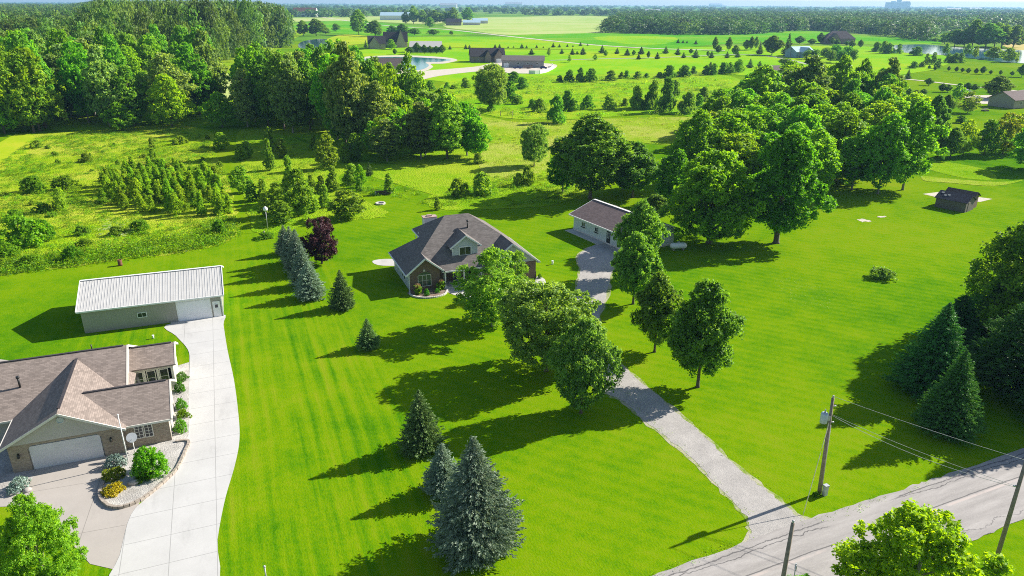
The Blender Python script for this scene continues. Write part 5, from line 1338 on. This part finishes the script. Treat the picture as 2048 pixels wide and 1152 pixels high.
# plantation of young trees in the left meadow
pts = scatter([(205, 412), (215, 372), (245, 352), (345, 343), (440, 355), (452, 400), (468, 435), (400, 436), (300, 425), (240, 425)], 2.9, 11)
for k, (x, y) in enumerate(pts):
    plant('plant' if k % 3 else 'plant_b', x, y, random.uniform(2.6, 4.8), random.uniform(1.8, 2.6), 'young leafy tree in the dense square plantation left of the mown path', 'sapling', 'young_tree', 'young trees of the dense plantation in the left meadow')
for (a, b_, t_, w_, lab) in ((68, 385, 352, 58, 'dark bush at the upper left of the left meadow'), (133, 380, 352, 52, 'dark bush between the upper left bush and the plantation'), (123, 420, 377, 34, 'upright dark bush left of the plantation in the meadow'),
                             (45, 492, 432, 92, 'broad dark thicket at the left edge of the meadow'), (90, 480, 440, 50, 'bushy thicket just right of the broad dark one'), (147, 522, 492, 40, 'small round bush at the mown edge of the left meadow'),
                             (15, 515, 488, 60, 'low thicket at the left edge by the lawn'), (280, 462, 440, 46, 'low bush below the plantation beside a bare patch'), (172, 324, 306, 27, 'grey green bush alone in the upper left meadow'),
                             (75, 296, 280, 24, 'grey bush near the left woods at the meadow edge'), (309, 328, 297, 20, 'thin grey sapling bush alone in the upper meadow'), (305, 298, 275, 16, 'small bush above the thin grey one'),
                             (360, 288, 272, 30, 'low bush near the woods shadow in the left meadow'), (235, 470, 452, 34, 'low spreading bush left of the bare patch'), (30, 440, 420, 40, 'low bush at the far left below the upper left bush'),
                             (85, 425, 405, 36, 'low bush between the upper left bush and the thicket'), (440, 470, 440, 36, 'bush at the lower right tip of the left meadow'), (165, 470, 452, 30, 'low leafy bush between the left thicket and the bare patch'),
                             (60, 530, 510, 44, 'pale weedy bush at the mown edge left of the barn'), (328, 400, 378, 40, 'bush in the front row of the plantation'),
                             (170, 555 - 62, 478, 36, 'low leafy bush nearest the barrel side of the thicket')):
    T('bush' if w_ > 35 else 'bush_b', a, b_, t_, w_, lab, 'shrub', 'meadow_shrub')
pts = scatter([(0, 380), (60, 300), (420, 268), (470, 330), (440, 345), (200, 360), (150, 430), (220, 440), (460, 445), (460, 470), (300, 500), (0, 545)], 7.5, 12, .48)
for x, y in pts[::2]:
    plant('bush_b', x, y, random.uniform(.5, 1.3), random.uniform(1.0, 2.2), 'small low bush scattered in the left meadow grass', 'shrub', 'meadow_shrub', 'small low bushes scattered in the left meadow')

# ---------------------------------------------------------------- woods
def wood_tree(x, y, h, w, label, group, keys=('wood', 'wood_b', 'wood_c', 'wood_d')):
    return plant(random.choice(keys), x, y, h, w, label, 'tree', 'woodland_tree', group)
LW = [(-260, 268), (0, 266), (60, 266), (230, 262), (330, 247), (425, 236), (440, 215), (420, 188), (418, 150), (470, 130), (560, 100), (590, 75), (560, 45), (300, 22), (-300, 22)]
P = scatter(LW, 10.5, 21)
order = np.argsort(P[:, 1] + .25 * np.abs(P[:, 0])); P = P[order]
vis = [p for p in P if p[0] > -.80 * p[1] - 30]
NLW = 110
lab = 'tall tree standing deep in the large dark woods at the upper left'
for k, (x, y) in enumerate(vis[:NLW]):
    wood_tree(x, y, random.uniform(17, 27), random.uniform(11, 15), lab if k > 26 else 'tall tree at the front edge of the large dark woods at the upper left', 'trees of the upper left woods' if k > 26 else 'front trees of the upper left woods')
T('lime', 80, 262, 98, 125, 'lone yellow green tall tree at the front of the upper left woods')
T('lime', 10, 268, 175, 80, 'yellow green tall tree at the left edge in front of the woods')
T('lime', 245, 262, 205, 62, 'bright round bushy tree at the foot of the upper left woods', 'tree')
T('lime', 345, 255, 150, 90, 'bright yellow green crown in the front edge of the upper left woods')
T('lime', 445, 255, 185, 70, 'bright leafy small tree at the gap between the two woods')
rest = np.array(vis[NLW:])
ORD = 'first second third fourth fifth sixth seventh eighth ninth tenth eleventh twelfth thirteenth fourteenth fifteenth sixteenth seventeenth eighteenth nineteenth twentieth'.split()
def ordw(i):
    if i < 20: return ORD[i]
    t, u = divmod(i + 1, 10)
    return ('twenty thirty forty fifty sixty'.split()[t - 2] + ' ' + ORD[u - 1]) if u else 'twentieth thirtieth fortieth fiftieth sixtieth'.split()[t - 2]
def rank(roots, n, fmt, group=None):
    """the n nearest of a wood, counted from the left as seen"""
    near = sorted(roots, key=lambda o: o.location.y)[:n]
    for i, o in enumerate(sorted(near, key=lambda o: o.location.x / o.location.y)):
        o['label'] = fmt % ordw(i)
        if group: o['group'] = group
rank([o for o in TREES if o.get('group') == 'front trees of the upper left woods'], 27, '%s tall tree from the left along the front edge of the upper left woods')
rank([o for o in TREES if o.get('group') == 'young trees in rows right of the mown path'], 28, '%s young tree from the left in the rows right of the mown path')
rank([o for o in TREES if o.get('group') == 'row of dark rounded evergreens'], 9, '%s dark rounded evergreen from the left in the long row across the middle meadow')
# second clump of tall trees
C2 = [(478, 258), (560, 268), (640, 288), (690, 305), (760, 300), (800, 250), (740, 205), (640, 195), (520, 205), (480, 225)]
P = scatter(C2, 8.5, 23)
for k, (x, y) in enumerate(P):
    wood_tree(x, y, random.uniform(16, 23), random.uniform(8.5, 12), 'tall dense tree in the second clump right of the clearing', 'trees of the second tall clump')
C3 = [(700, 318), (800, 325), (955, 322), (945, 285), (900, 250), (790, 240), (750, 300)]
P = scatter(C3, 6.8, 24)
for k, (x, y) in enumerate(P):
    wood_tree(x, y, random.uniform(8.5, 14), random.uniform(7, 10), 'dense rounded tree in the lower right part of the middle clump', 'lower trees of the middle clump', ('wood_d', 'wood_b', 'grove'))
rank([o for o in TREES if o.get('group') == 'trees of the second tall clump'], 14, '%s tall tree from the left along the front of the second clump', 'front trees of the second tall clump')
rank([o for o in TREES if o.get('group') == 'lower trees of the middle clump'], 9, '%s rounded tree from the left at the front of the lower middle clump', 'front trees of the lower middle clump')
T('wood_b', 700, 300, 86, 85, 'tallest pale grey tree of the middle clump with visible branches')
T('yellow', 775, 290, 130, 66, 'bright yellow green tree with open crown in front of the pond house')
T('wood', 822, 260, 108, 58, 'tall dark tree in front of the teal pond right of the yellow green tree')
T('wood_c', 895, 318, 190, 100, 'round dark tree at the right end of the middle clump')
T('yellow', 770, 318, 230, 44, 'yellowish small tree low in the middle clump')
# grove behind the garage, to the right
GV = [(1480, 392), (1600, 398), (1720, 384), (1800, 340), (1835, 300), (1740, 215), (1640, 195), (1500, 205), (1400, 300), (1400, 370)]
P = scatter(GV, 9.2, 27)
for k, (x, y) in enumerate(P):
    plant('grove' if k % 4 else 'grove_b', x, y, random.uniform(11, 15.5), random.uniform(9.5, 12.5), 'tall green tree in the dense grove right of the two big lawn maples', 'tree', 'grove_tree', 'trees of the dense right hand grove')
rank([o for o in TREES if o.get('group') == 'trees of the dense right hand grove'], 12, '%s green tree from the left along the front of the right hand grove', 'front trees of the right hand grove')
for (key, a, b_, t_, w_, lab) in (('drive', 1180, 398, 232, 150, 'massive rounded tree behind the garage, leftmost of the grove'), ('drive_b', 1265, 395, 285, 100, 'rounded tree immediately right of the massive one behind the garage'), ('grove', 1125, 385, 290, 80, 'tree at the left foot of the massive rounded tree'),
                                  ('grove', 1345, 410, 300, 80, 'tree behind the garage between the massive tree and the spreading maple'), ('grove', 1385, 370, 222, 96, 'upright tree behind the spreading maple'), ('grove', 1245, 380, 300, 70, 'smaller tree tucked behind the massive rounded tree'),
                                  ('wood_c', 1515, 262, 132, 108, 'dark round tree at the back left of the right hand grove'), ('wood_b', 1605, 250, 112, 96, 'tall pale tree behind the right hand grove near the hidden brown house'), ('grove', 1668, 240, 112, 66, 'tall pale tree with wind blown crown behind the grove'),
                                  ('wood_b', 1765, 240, 116, 56, 'wispy tall tree at the back right of the grove'), ('grove', 1712, 235, 118, 46, 'narrow wispy tall tree at the back of the grove'), ('grove', 1805, 380, 205, 110, 'leaning tree at the right end of the grove over the lawn'),
                                  ('grove', 1755, 388, 230, 100, 'tree with bare stems at the right front of the grove'), ('maple', 983, 220, 129, 76, 'round tree alone in the meadow in front of the brick house driveway'),
                                  ('drive', 1855, 306, 192, 60, 'dark upright tree on the lawn right of the grove'), ('drive', 1890, 232, 190, 30, 'round tree next to the dark upright tree'), ('birch', 1935, 226, 184, 40, 'light open tree on the lawn below the white car'),
                                  ('darkbush', 1922, 246, 231, 26, 'small dark round bush on the right hand lawn'), ('big', 2075, 340, 250, 110, 'dark round tree cut by the right edge above the old shed'), ('drive', 1875, 316, 258, 40, 'dark small tree left of the yellow tree'),
                                  ('drive', 1900, 316, 256, 46, 'dark small tree touching the yellow tree'), ('yellow', 1925, 312, 240, 50, 'bright yellow green tree above the old shed'), ('lime', 1968, 310, 240, 60, 'bright green tree right of the yellow green one above the old shed'),
                                  ('yellow', 2005, 308, 226, 76, 'wide yellow green tree near the right edge'), ('yellow', 2040, 300, 222, 50, 'yellow green tree cut by the right edge'), ('drive', 1992, 197, 152, 58, 'big dark round tree by the right hand house'),
                                  ('lime', 1913, 203, 165, 26, 'bright tree on the lawn left of the white car'), ('farcone', 1815, 158, 139, 13, 'small dark conifer left of the side road')):
    T(key, a, b_, t_, w_, lab)
for i, (a, b_, t_) in enumerate(((1817, 194, 177), (1832, 191, 180), (1847, 190, 178), (1857, 171, 156), (1884, 184, 167), (1895, 184, 169), (1934, 182, 165), (1948, 182, 168))):
    T('drive', a, b_, t_, 17, 'small orchard tree beside the side road on the right', group='small trees beside the side road')
# bushes and copses of the middle meadow
def lst(txt, key, ox, oy, sc_, lab, group, name, cat='tree', parts=True):
    for q in txt.split():
        v = [float(e) for e in q.split(',')]; a, b_, t_ = v[0] / sc_ + ox, v[1] / sc_ + oy, v[2] / sc_ + oy
        wv = v[3] / sc_ if len(v) > 3 else (b_ - t_) * .85
        T(key, a, b_, t_, wv, lab, cat, name, group, parts=parts)
lst('1400,655,575,110 1500,720,560,130 1560,650,530,90 1600,650,575,80 1680,640,555,90 1810,640,555,90 1970,640,500,90 1270,610,560,70 1360,630,580,70 760,530,470,70 860,515,480,40 900,520,495,50 970,515,455,60 1250,480,420,110 1300,520,450,90 1230,590,480,120 1170,600,500,90 1120,650,600,60 2030,640,540,70 1900,620,575,50', 'darkbush', 600, 0, 2.926, 'rounded bush or low tree in the middle meadow', 'bushes of the middle meadow', 'meadow_bush', 'bush')
lst('1520,480,440,50 1575,480,408,70 1640,480,395,60 1700,480,400,90 1820,470,412,80 1880,460,420,40 1910,458,412,45 1978,460,418,60 2028,455,428,35', 'darkbush', 600, 0, 2.926, 'dark rounded evergreen in the long row across the middle meadow', 'row of dark rounded evergreens', 'evergreen_bush', 'bush')
lst('65,405,368,45 108,400,375,30 175,402,370,45 225,400,335,80 300,395,335,80 350,380,340,40 415,385,335,50 455,385,325,50 500,380,320,55 540,375,320,50 580,370,305,70', 'darkbush', 1250, 0, 2.566, 'dark rounded evergreen at the right part of the long row', 'row of dark rounded evergreens on the right', 'evergreen_bush', 'bush')
lst('60,555,440,80 140,560,410,90 210,575,400,100 320,580,470,120 400,520,445,80 250,500,410,80 455,520,460,40 380,560,490,60', 'darkbush', 1250, 0, 2.566, 'bush in the copse left of the dark tree of the grove', 'copse of the green meadow', 'copse_bush', 'bush')
# rows of small conifers on the far lawns
lst('878,290,265 970,288,260 992,288,262 1142,280,258 1168,280,258 1218,282,268 1250,280,268 1298,283,255 1326,283,265 1385,282,262 1424,282,270 1482,278,250 1518,278,257 1564,275,257 1597,275,262 1641,270,245 1683,268,255 1355,320,285,36 1532,315,284 1594,320,284 1655,320,276 1767,312,265 1855,315,280 1915,323,286 1997,318,275 1981,348,316 385,280,235,22', 'farcone', 600, 0, 2.926, 'small dark conifer in the rows on the far bright lawn', 'rows of small conifers on the far lawn', 'conifer')
lst('10,285,250 83,278,240 70,305,278 165,303,268 208,275,238 270,282,245 300,298,267 362,297,252 443,298,262 523,298,265 577,295,262 272,222,200 297,222,205 318,222,208 363,228,205', 'farcone', 1250, 0, 2.566, 'small dark conifer on the far lawn left of the blue roofed house', 'small conifers by the lane', 'conifer')
lst('1457,330,280,28 1788,330,293,26 1953,325,292,26 1577,365,320,30 1728,355,317,32 1622,320,300,24', 'lime', 600, 0, 2.926, 'small round broadleaf tree on the far bright lawn', 'small broadleaf trees on the far lawn', 'small_tree')
lst('120,300,262,22 45,285,258,24 338,278,250,24 425,290,262,22 460,260,190,34 532,262,192,40 478,275,232,36 565,285,232,44', 'drive', 1250, 0, 2.566, 'broadleaf tree by the lane left of the blue roofed house', 'broadleaf trees by the lane', 'small_tree')
# trees round the far houses
lst('345,205,58,110 440,215,120,110 540,205,150,80 600,205,140,80 670,205,165,80 780,205,172,80 885,205,180,30 760,165,100,60 95,210,110,110 210,185,138,50 20,210,120,80 150,200,160,60', 'wood_c', 600, 0, 2.926, 'dark round tree at the edge of the far fields', 'field edge trees far away', 'field_tree')
lst('665,140,35,70 620,140,70,60 720,140,60,70 790,140,60,90 850,140,70,70 900,140,45,80 985,125,45,90 560,100,60,60 500,90,60,50', 'wood', 600, 0, 2.926, 'tall dark tree round the distant farm sheds', 'trees round the distant farm sheds', 'field_tree')
lst('535,290,230,70 1045,360,315,60 1085,360,325,55', 'lime', 600, 0, 2.926, 'bright round tree in front of a far dark roofed house', 'bright trees at the far houses', 'small_tree')
lst('640,318,275,50 685,315,250,46 728,315,262,40 762,315,268,38 798,315,270,40 833,315,262,42 555,320,285,30', 'drive', 600, 0, 2.926, 'dark round tree in the row before the pale roofed shed', 'dark trees before the pale roofed shed', 'small_tree')
lst('1290,265,215,60 1330,275,210,60 1355,275,220,60 1405,275,225,35 1495,285,240,80 1690,322,272,60 1660,322,275,50 1720,322,272,50 1480,350,315,50 1520,345,318,40', 'darkbush', 1250, 0, 2.566, 'dark tree by the near shore of the lake', 'dark trees by the lake shore', 'shore_tree')
lst('1645,280,222,40 1755,285,225,50 1795,300,235,34 1890,305,240,90 1965,320,245,80 1870,300,250,50', 'lime', 1250, 0, 2.566, 'pale green tree by the near shore of the lake', 'pale trees by the lake shore', 'shore_tree')
lst('1545,330,275,35 1580,330,268,38 1605,350,300,40 2010,320,268,16', 'sap', 1250, 0, 2.566, 'narrow upright tree on the lawn before the lake', 'narrow trees before the lake', 'small_tree')
lst('1660,365,340 1700,370,342 1730,372,348 1760,378,348 1800,380,350 1835,380,340 1875,382,360 1925,385,360 1985,390,365 1560,355,335 1590,362,340 2035,395,330,50', 'drive', 1250, 0, 2.566, 'small orchard tree in the row before the lake lawn', 'orchard row before the lake', 'orchard_tree')
lst('1690,240,150,90 1640,225,170,80 1780,240,100,110 1850,245,120,140 1930,245,130,120 1990,245,130,110 1590,215,195,60 1740,240,150,90 1895,240,118,120', 'wood_c', 1250, 0, 2.566, 'large dark tree on the far shore of the lake', 'large trees on the far lake shore', 'shore_tree')
lst('470,260,150,70 520,260,120,70 570,250,120,60 735,310,110,200 1020,195,112,110 1145,200,140,90 1230,190,80,80 1400,210,150,70 1550,235,160,70 1640,235,150,60 1500,210,165,60 1350,200,130,60 700,265,130,100', 'drive', 1400, 50, 5.12, 'round tree near the blue roofed and brown roofed far houses', 'trees round the two far right houses', 'small_tree')
lst('610,300,180,70 890,320,90,110 510,440,345,70 605,460,370,90 100,500,380,110', 'farcone', 1400, 50, 5.12, 'dark pointed conifer near the blue roofed far house', 'pointed conifers near the blue roofed house', 'conifer')
lst('1100,350,260,110 1170,350,250,110 1280,340,230,120 1380,330,200,130 1500,360,220,130 1570,370,250,90 870,420,340,140 1330,380,260,120 1440,390,260,120 390,500,350,110 250,500,385,90', 'wood_d', 1400, 50, 5.12, 'leafy tree between the blue roofed house and the grove', 'trees between the blue roofed house and the grove', 'small_tree')

# ---------------------------------------------------------------- distant woods: one mass each
LOW = [crown_quads(70 + i, 1.0, 1.0, .0, pf, 14, nl_, sz, rb=(.16, .3), rough=.22)[0] for i, (pf, nl_, sz) in enumerate(((prof_dome, 460, .10), (prof_round, 460, .10), (prof_dome, 460, .10)))]
LOW2 = [crown_quads(80 + i, 1.0, 1.0, .0, pf, 8, 110, .20, rb=(.2, .34), rough=.2)[0] for i, pf in enumerate((prof_dome, prof_round, prof_dome))]
def wood_mass(name, P, hr, wr, mat, seed, lows=LOW, z=0., hf=None):
    rng = np.random.default_rng(seed); out = []; tt = []
    for x, y in P:
        q = lows[rng.integers(len(lows))].copy(); a = rng.uniform(0, 6.28); h = rng.uniform(*hr) * (hf(x, y) if hf else 1); w_ = rng.uniform(*wr); c, s = math.cos(a), math.sin(a)
        X = (q[..., 0] * c - q[..., 1] * s) * w_ + x; Y = (q[..., 0] * s + q[..., 1] * c) * w_ + y; Z = q[..., 2] * h + z
        out.append(np.stack([X, Y, Z], -1)); tt.append(np.full(len(q) * 4, rng.uniform(), np.float32))
    me = quads_mesh(name, np.concatenate(out), mat); at = me.attributes.new('tint', 'FLOAT', 'POINT'); at.data.foreach_set('value', np.concatenate(tt)); o = bpy.data.objects.new(name, me); COL.objects.link(o); tag(o, kind='stuff'); return o
MF = m_leaf('leaf_far_wood', (.055, .145, .018), (.23, .40, .06), .32, (.30, .44, .12), clump=.07, tint=True)
MF2 = m_leaf('leaf_far_wood_dark', (.050, .14, .022), (.13, .27, .045), .3, (.15, .29, .05), clump=.04, tint=True)
near_rest = rest[rest[:, 1] < 520]; far_rest = rest[rest[:, 1] >= 520][::1]
print('left woods', len(vis), len(near_rest), len(far_rest))
LOWN = [crown_quads(90 + i, 1.0, 1.0, .25, pf, 26, 1500, .060, rb=(.12, .22), rough=.6)[0] for i, pf in enumerate((prof_dome, prof_round, prof_dome))]
def lwh(x, y):
    p = 1024 + FPX * x / (y * .93)
    return 1 + .42 * max(0, min(1, (p - 130) / 60)) * max(0, min(1, (600 - p) / 90)) * max(0, min(1, (y - 330) / 120))
tag(wood_mass('woodland', near_rest, (15, 27), (11, 18), MF, 1, LOWN, hf=lwh), 'dense canopy of the large woods at the upper left behind its front trees', kind='stuff')
tag(wood_mass('woodland', far_rest[::2] if len(far_rest) > 900 else far_rest, (17, 27), (14, 22), MF, 2, LOW, hf=lwh), 'farther canopy of the large woods at the upper left', kind='stuff')
P = scatter([(1209, 66), (1245, 67), (1400, 71), (1500, 69), (1620, 61), (1750, 69), (1850, 84), (1870, 70), (1905, 52), (1800, 40), (1640, 32), (1450, 29), (1260, 31), (1225, 45)], 19, 31)
P = P[P[:, 1] < 2400]; print('right woods', len(P))
tag(wood_mass('woodland', P, (12, 19), (19, 32), MF2, 3, LOW), 'dark belt of woods behind the crop field at the upper right', kind='stuff')
# successive belts to the horizon
rng = np.random.default_rng(5); B = []
for d in (1750, 1950, 2150, 2450, 2800, 3200, 3700, 4300, 5000, 5900, 7000, 8400, 10200, 12500):
    step = 16 + d * .006; x = np.arange(-.75 * d, .75 * d, step); x = x + rng.uniform(-.5, .5, len(x)) * step
    for r_ in range(3):
        m = np.sin(x / 190. + d * .7 + r_ * .15) + .7 * np.sin(x / 71. + d * 1.3) + .5 * np.sin(x / 530. + d) > (-.45 if d > 2600 else -.1)
        xx = x[m]
        px_ = 1024 + FPX * xx / d
        if d < 2400: k_ = (px_ < 900) | (px_ > 1900); k_ &= ~((px_ > 560) & (px_ < 880) & (d < 1900)); xx = xx[k_]
        yy = d + r_ * step * .9 + rng.uniform(-.5, .5, len(xx)) * step; B += list(zip(xx, yy))
print('belts', len(B))
tag(wood_mass('treeline', B, (11, 19), (24, 42), MF2, 6, LOW2), 'receding belts of trees out to the horizon', kind='stuff')
# copse in the second ring: right of the lake
P = scatter([(1880, 66), (1960, 70), (2060, 62), (2200, 60), (2200, 45), (1960, 42), (1890, 48)], 26, 33)
tag(wood_mass('woodland', P[:500], (12, 18), (20, 28), MF2, 7, LOW2), 'dark woods beyond the lake at the right edge', kind='stuff')

# ---------------------------------------------------------------- rough grass and weeds
def weeds(name, poly, n, size, mat, seed, label, world=False, clump=True, tall=1.0):
    """irregular clumps of stems and leaves: each clump a low dome of its own height, width and tone"""
    rng = np.random.default_rng(seed + 1); per = 40 if clump else 5
    C = rand_pts(poly, int(n / per * 1.9), seed, world)
    v = np.sin(C[:, 0] * .33 + seed) * np.sin(C[:, 1] * .29 + 1) + .7 * np.sin(C[:, 0] * .11 + 2) * np.sin(C[:, 1] * .13) + .8 * np.sin(C[:, 0] * .9) * np.sin(C[:, 1] * .8) + rng.normal(size=len(C)) * .35
    if clump: C, v = C[v > -.3], v[v > -.3]
    m = len(C); hh = size * tall * rng.uniform(.5, 1.7, m) * (1 + .5 * np.clip(v, 0, 1)); rr_ = size * rng.uniform(1.0, 3.0, m); tn = rng.uniform(0, 1, m)
    k = np.repeat(np.arange(m), per); a = rng.uniform(0, 6.28, len(k)); q = np.sqrt(rng.uniform(0, 1, len(k)))
    top = hh[k] * np.sqrt(1.02 - q * q)
    pos = np.stack([C[k, 0] + rr_[k] * q * np.cos(a), C[k, 1] + rr_[k] * q * np.sin(a), top * rng.uniform(.45, 1.0, len(k))], 1)
    nr = rng.normal(size=pos.shape); nr[:, 2] = np.abs(nr[:, 2]) + .15
    Q = leaf_quads(pos, nr, size * .62, rng, .34); Q[..., 2] = np.maximum(Q[..., 2], .01)
    me = quads_mesh(name, Q, mat); at = me.attributes.new('tint', 'FLOAT', 'POINT'); at.data.foreach_set('value', np.repeat(tn[k], 4).astype(np.float32))
    o = bpy.data.objects.new(name, me); COL.objects.link(o); tag(o, label, kind='stuff'); return o
ML = [(-60, 552), (0, 551), (110, 537), (250, 518), (370, 503), (440, 489), (470, 468), (468, 440), (466, 400), (452, 355), (425, 300), (415, 266), (330, 254), (180, 266), (70, 275), (0, 330), (-60, 360)]
weeds('weeds', ML, 190000, .42, LEAF['weed'], 41, 'rough green weeds of the left meadow')
weeds('dry_grass', [(0, 350), (80, 280), (400, 275), (420, 340), (250, 350), (150, 400), (0, 420)], 9000, .35, LEAF['weedy'], 42, 'yellowish dry grass of the upper left meadow')
weeds('weeds', [(0, 551), (110, 537), (250, 518), (370, 503), (440, 489), (470, 468), (468, 440), (440, 440), (380, 470), (250, 492), (110, 510), (0, 522)], 34000, .60, LEAF['weed'], 43, 'tall weeds along the mown edge behind the barn', clump=False)
weeds('weeds', [(482, 270), (486, 340), (492, 400), (510, 456), (560, 463), (640, 443), (735, 436), (700, 385), (680, 350), (640, 300), (560, 270)], 42000, .36, LEAF['weed'], 44, 'unmown grass between the young trees')
weeds('weeds', [(700, 385), (680, 350), (740, 350), (880, 393), (905, 378), (1000, 352), (1090, 348), (1170, 380), (1100, 408), (1000, 416), (890, 418), (790, 395)], 44000, .38, LEAF['weed'], 45, 'unmown grass beyond the back lawn')
weeds('dry_grass', [(945, 240), (1040, 245), (1150, 240), (1330, 235), (1440, 245), (1330, 290), (1180, 275), (1110, 300), (1080, 345), (965, 345)], 15000, .5, LEAF['weedy'], 46, 'tall dry grass of the meadow behind the middle house')
weeds('weeds', [(900, 170), (1120, 155), (1460, 158), (1480, 238), (1330, 230), (1150, 238), (1000, 235), (900, 205)], 24000, .9, LEAF['weed'], 47, 'green rough growth of the middle meadow')
weeds('white_weeds', [(190, 470), (205, 440), (250, 438), (290, 450), (240, 480)], 2600, .22, LEAF['flower'], 48, 'pale seeding weeds below the plantation')
weeds('white_weeds', [(0, 545), (60, 538), (130, 530), (200, 518), (120, 505), (0, 525)], 1800, .2, LEAF['flower'], 49, 'white flowering weeds at the mown edge')
weeds('clover', [(1540, 560), (1600, 555), (1680, 590), (1660, 620), (1590, 610)], 500, .10, LEAF['flower'], 50, 'white clover specks on the right lawn', clump=False)
weeds('driveway_fringe', [(1300, 850), (1250, 795), (1216, 748), (1222, 740), (1256, 786), (1308, 842), (1376, 896), (1446, 976), (1505, 1030), (1500, 1040), (1440, 990), (1368, 910)], 2200, .16, LEAF['weed'], 51, 'dry grass fringe along the left of the gravel drive', clump=False)
weeds('driveway_fringe', [(1265, 750), (1330, 805), (1400, 865), (1480, 940), (1545, 985), (1600, 1018), (1606, 1012), (1552, 975), (1488, 930), (1408, 856), (1338, 797), (1272, 742)], 2200, .16, LEAF['weed'], 52, 'dry grass fringe along the right of the gravel drive', clump=False)
weeds('roadside_grass', [(1600, 1045), (1660, 1030), (1740, 1000), (1850, 965), (1960, 925), (2048, 890), (2048, 896), (1960, 934), (1850, 975), (1740, 1012), (1670, 1040), (1610, 1052)], 3500, .16, LEAF['weed'], 53, 'longer grass along the road edge', clump=False)
weeds('roadside_grass', [(1310, 1156), (1400, 1120), (1500, 1078), (1502, 1066), (1400, 1108), (1300, 1146)], 1500, .16, LEAF['weed'], 54, 'longer grass along the road edge left of the drive', clump=False)
# bottom verge across the road gets the same grass as the lawn (ground)

# ---------------------------------------------------------------- air
hz = MB(); hz.box(-12500, -80, -5, 12500, 15500, 90)
mh = bpy.data.materials.new('haze'); mh.use_nodes = True; t = mh.node_tree
for n_ in list(t.nodes):
    if n_.type != 'OUTPUT_MATERIAL': t.nodes.remove(n_)
pv = t.nodes.new('ShaderNodeVolumePrincipled'); pv.inputs['Density'].default_value = .9e-4; pv.inputs['Color'].default_value = (.36, .66, 1.0, 1); pv.inputs['Anisotropy'].default_value = .2
t.links.new(pv.outputs[0], t.nodes['Material Output'].inputs['Volume'])
HZ = hz.build('haze', mh); tag(HZ, kind='stuff')
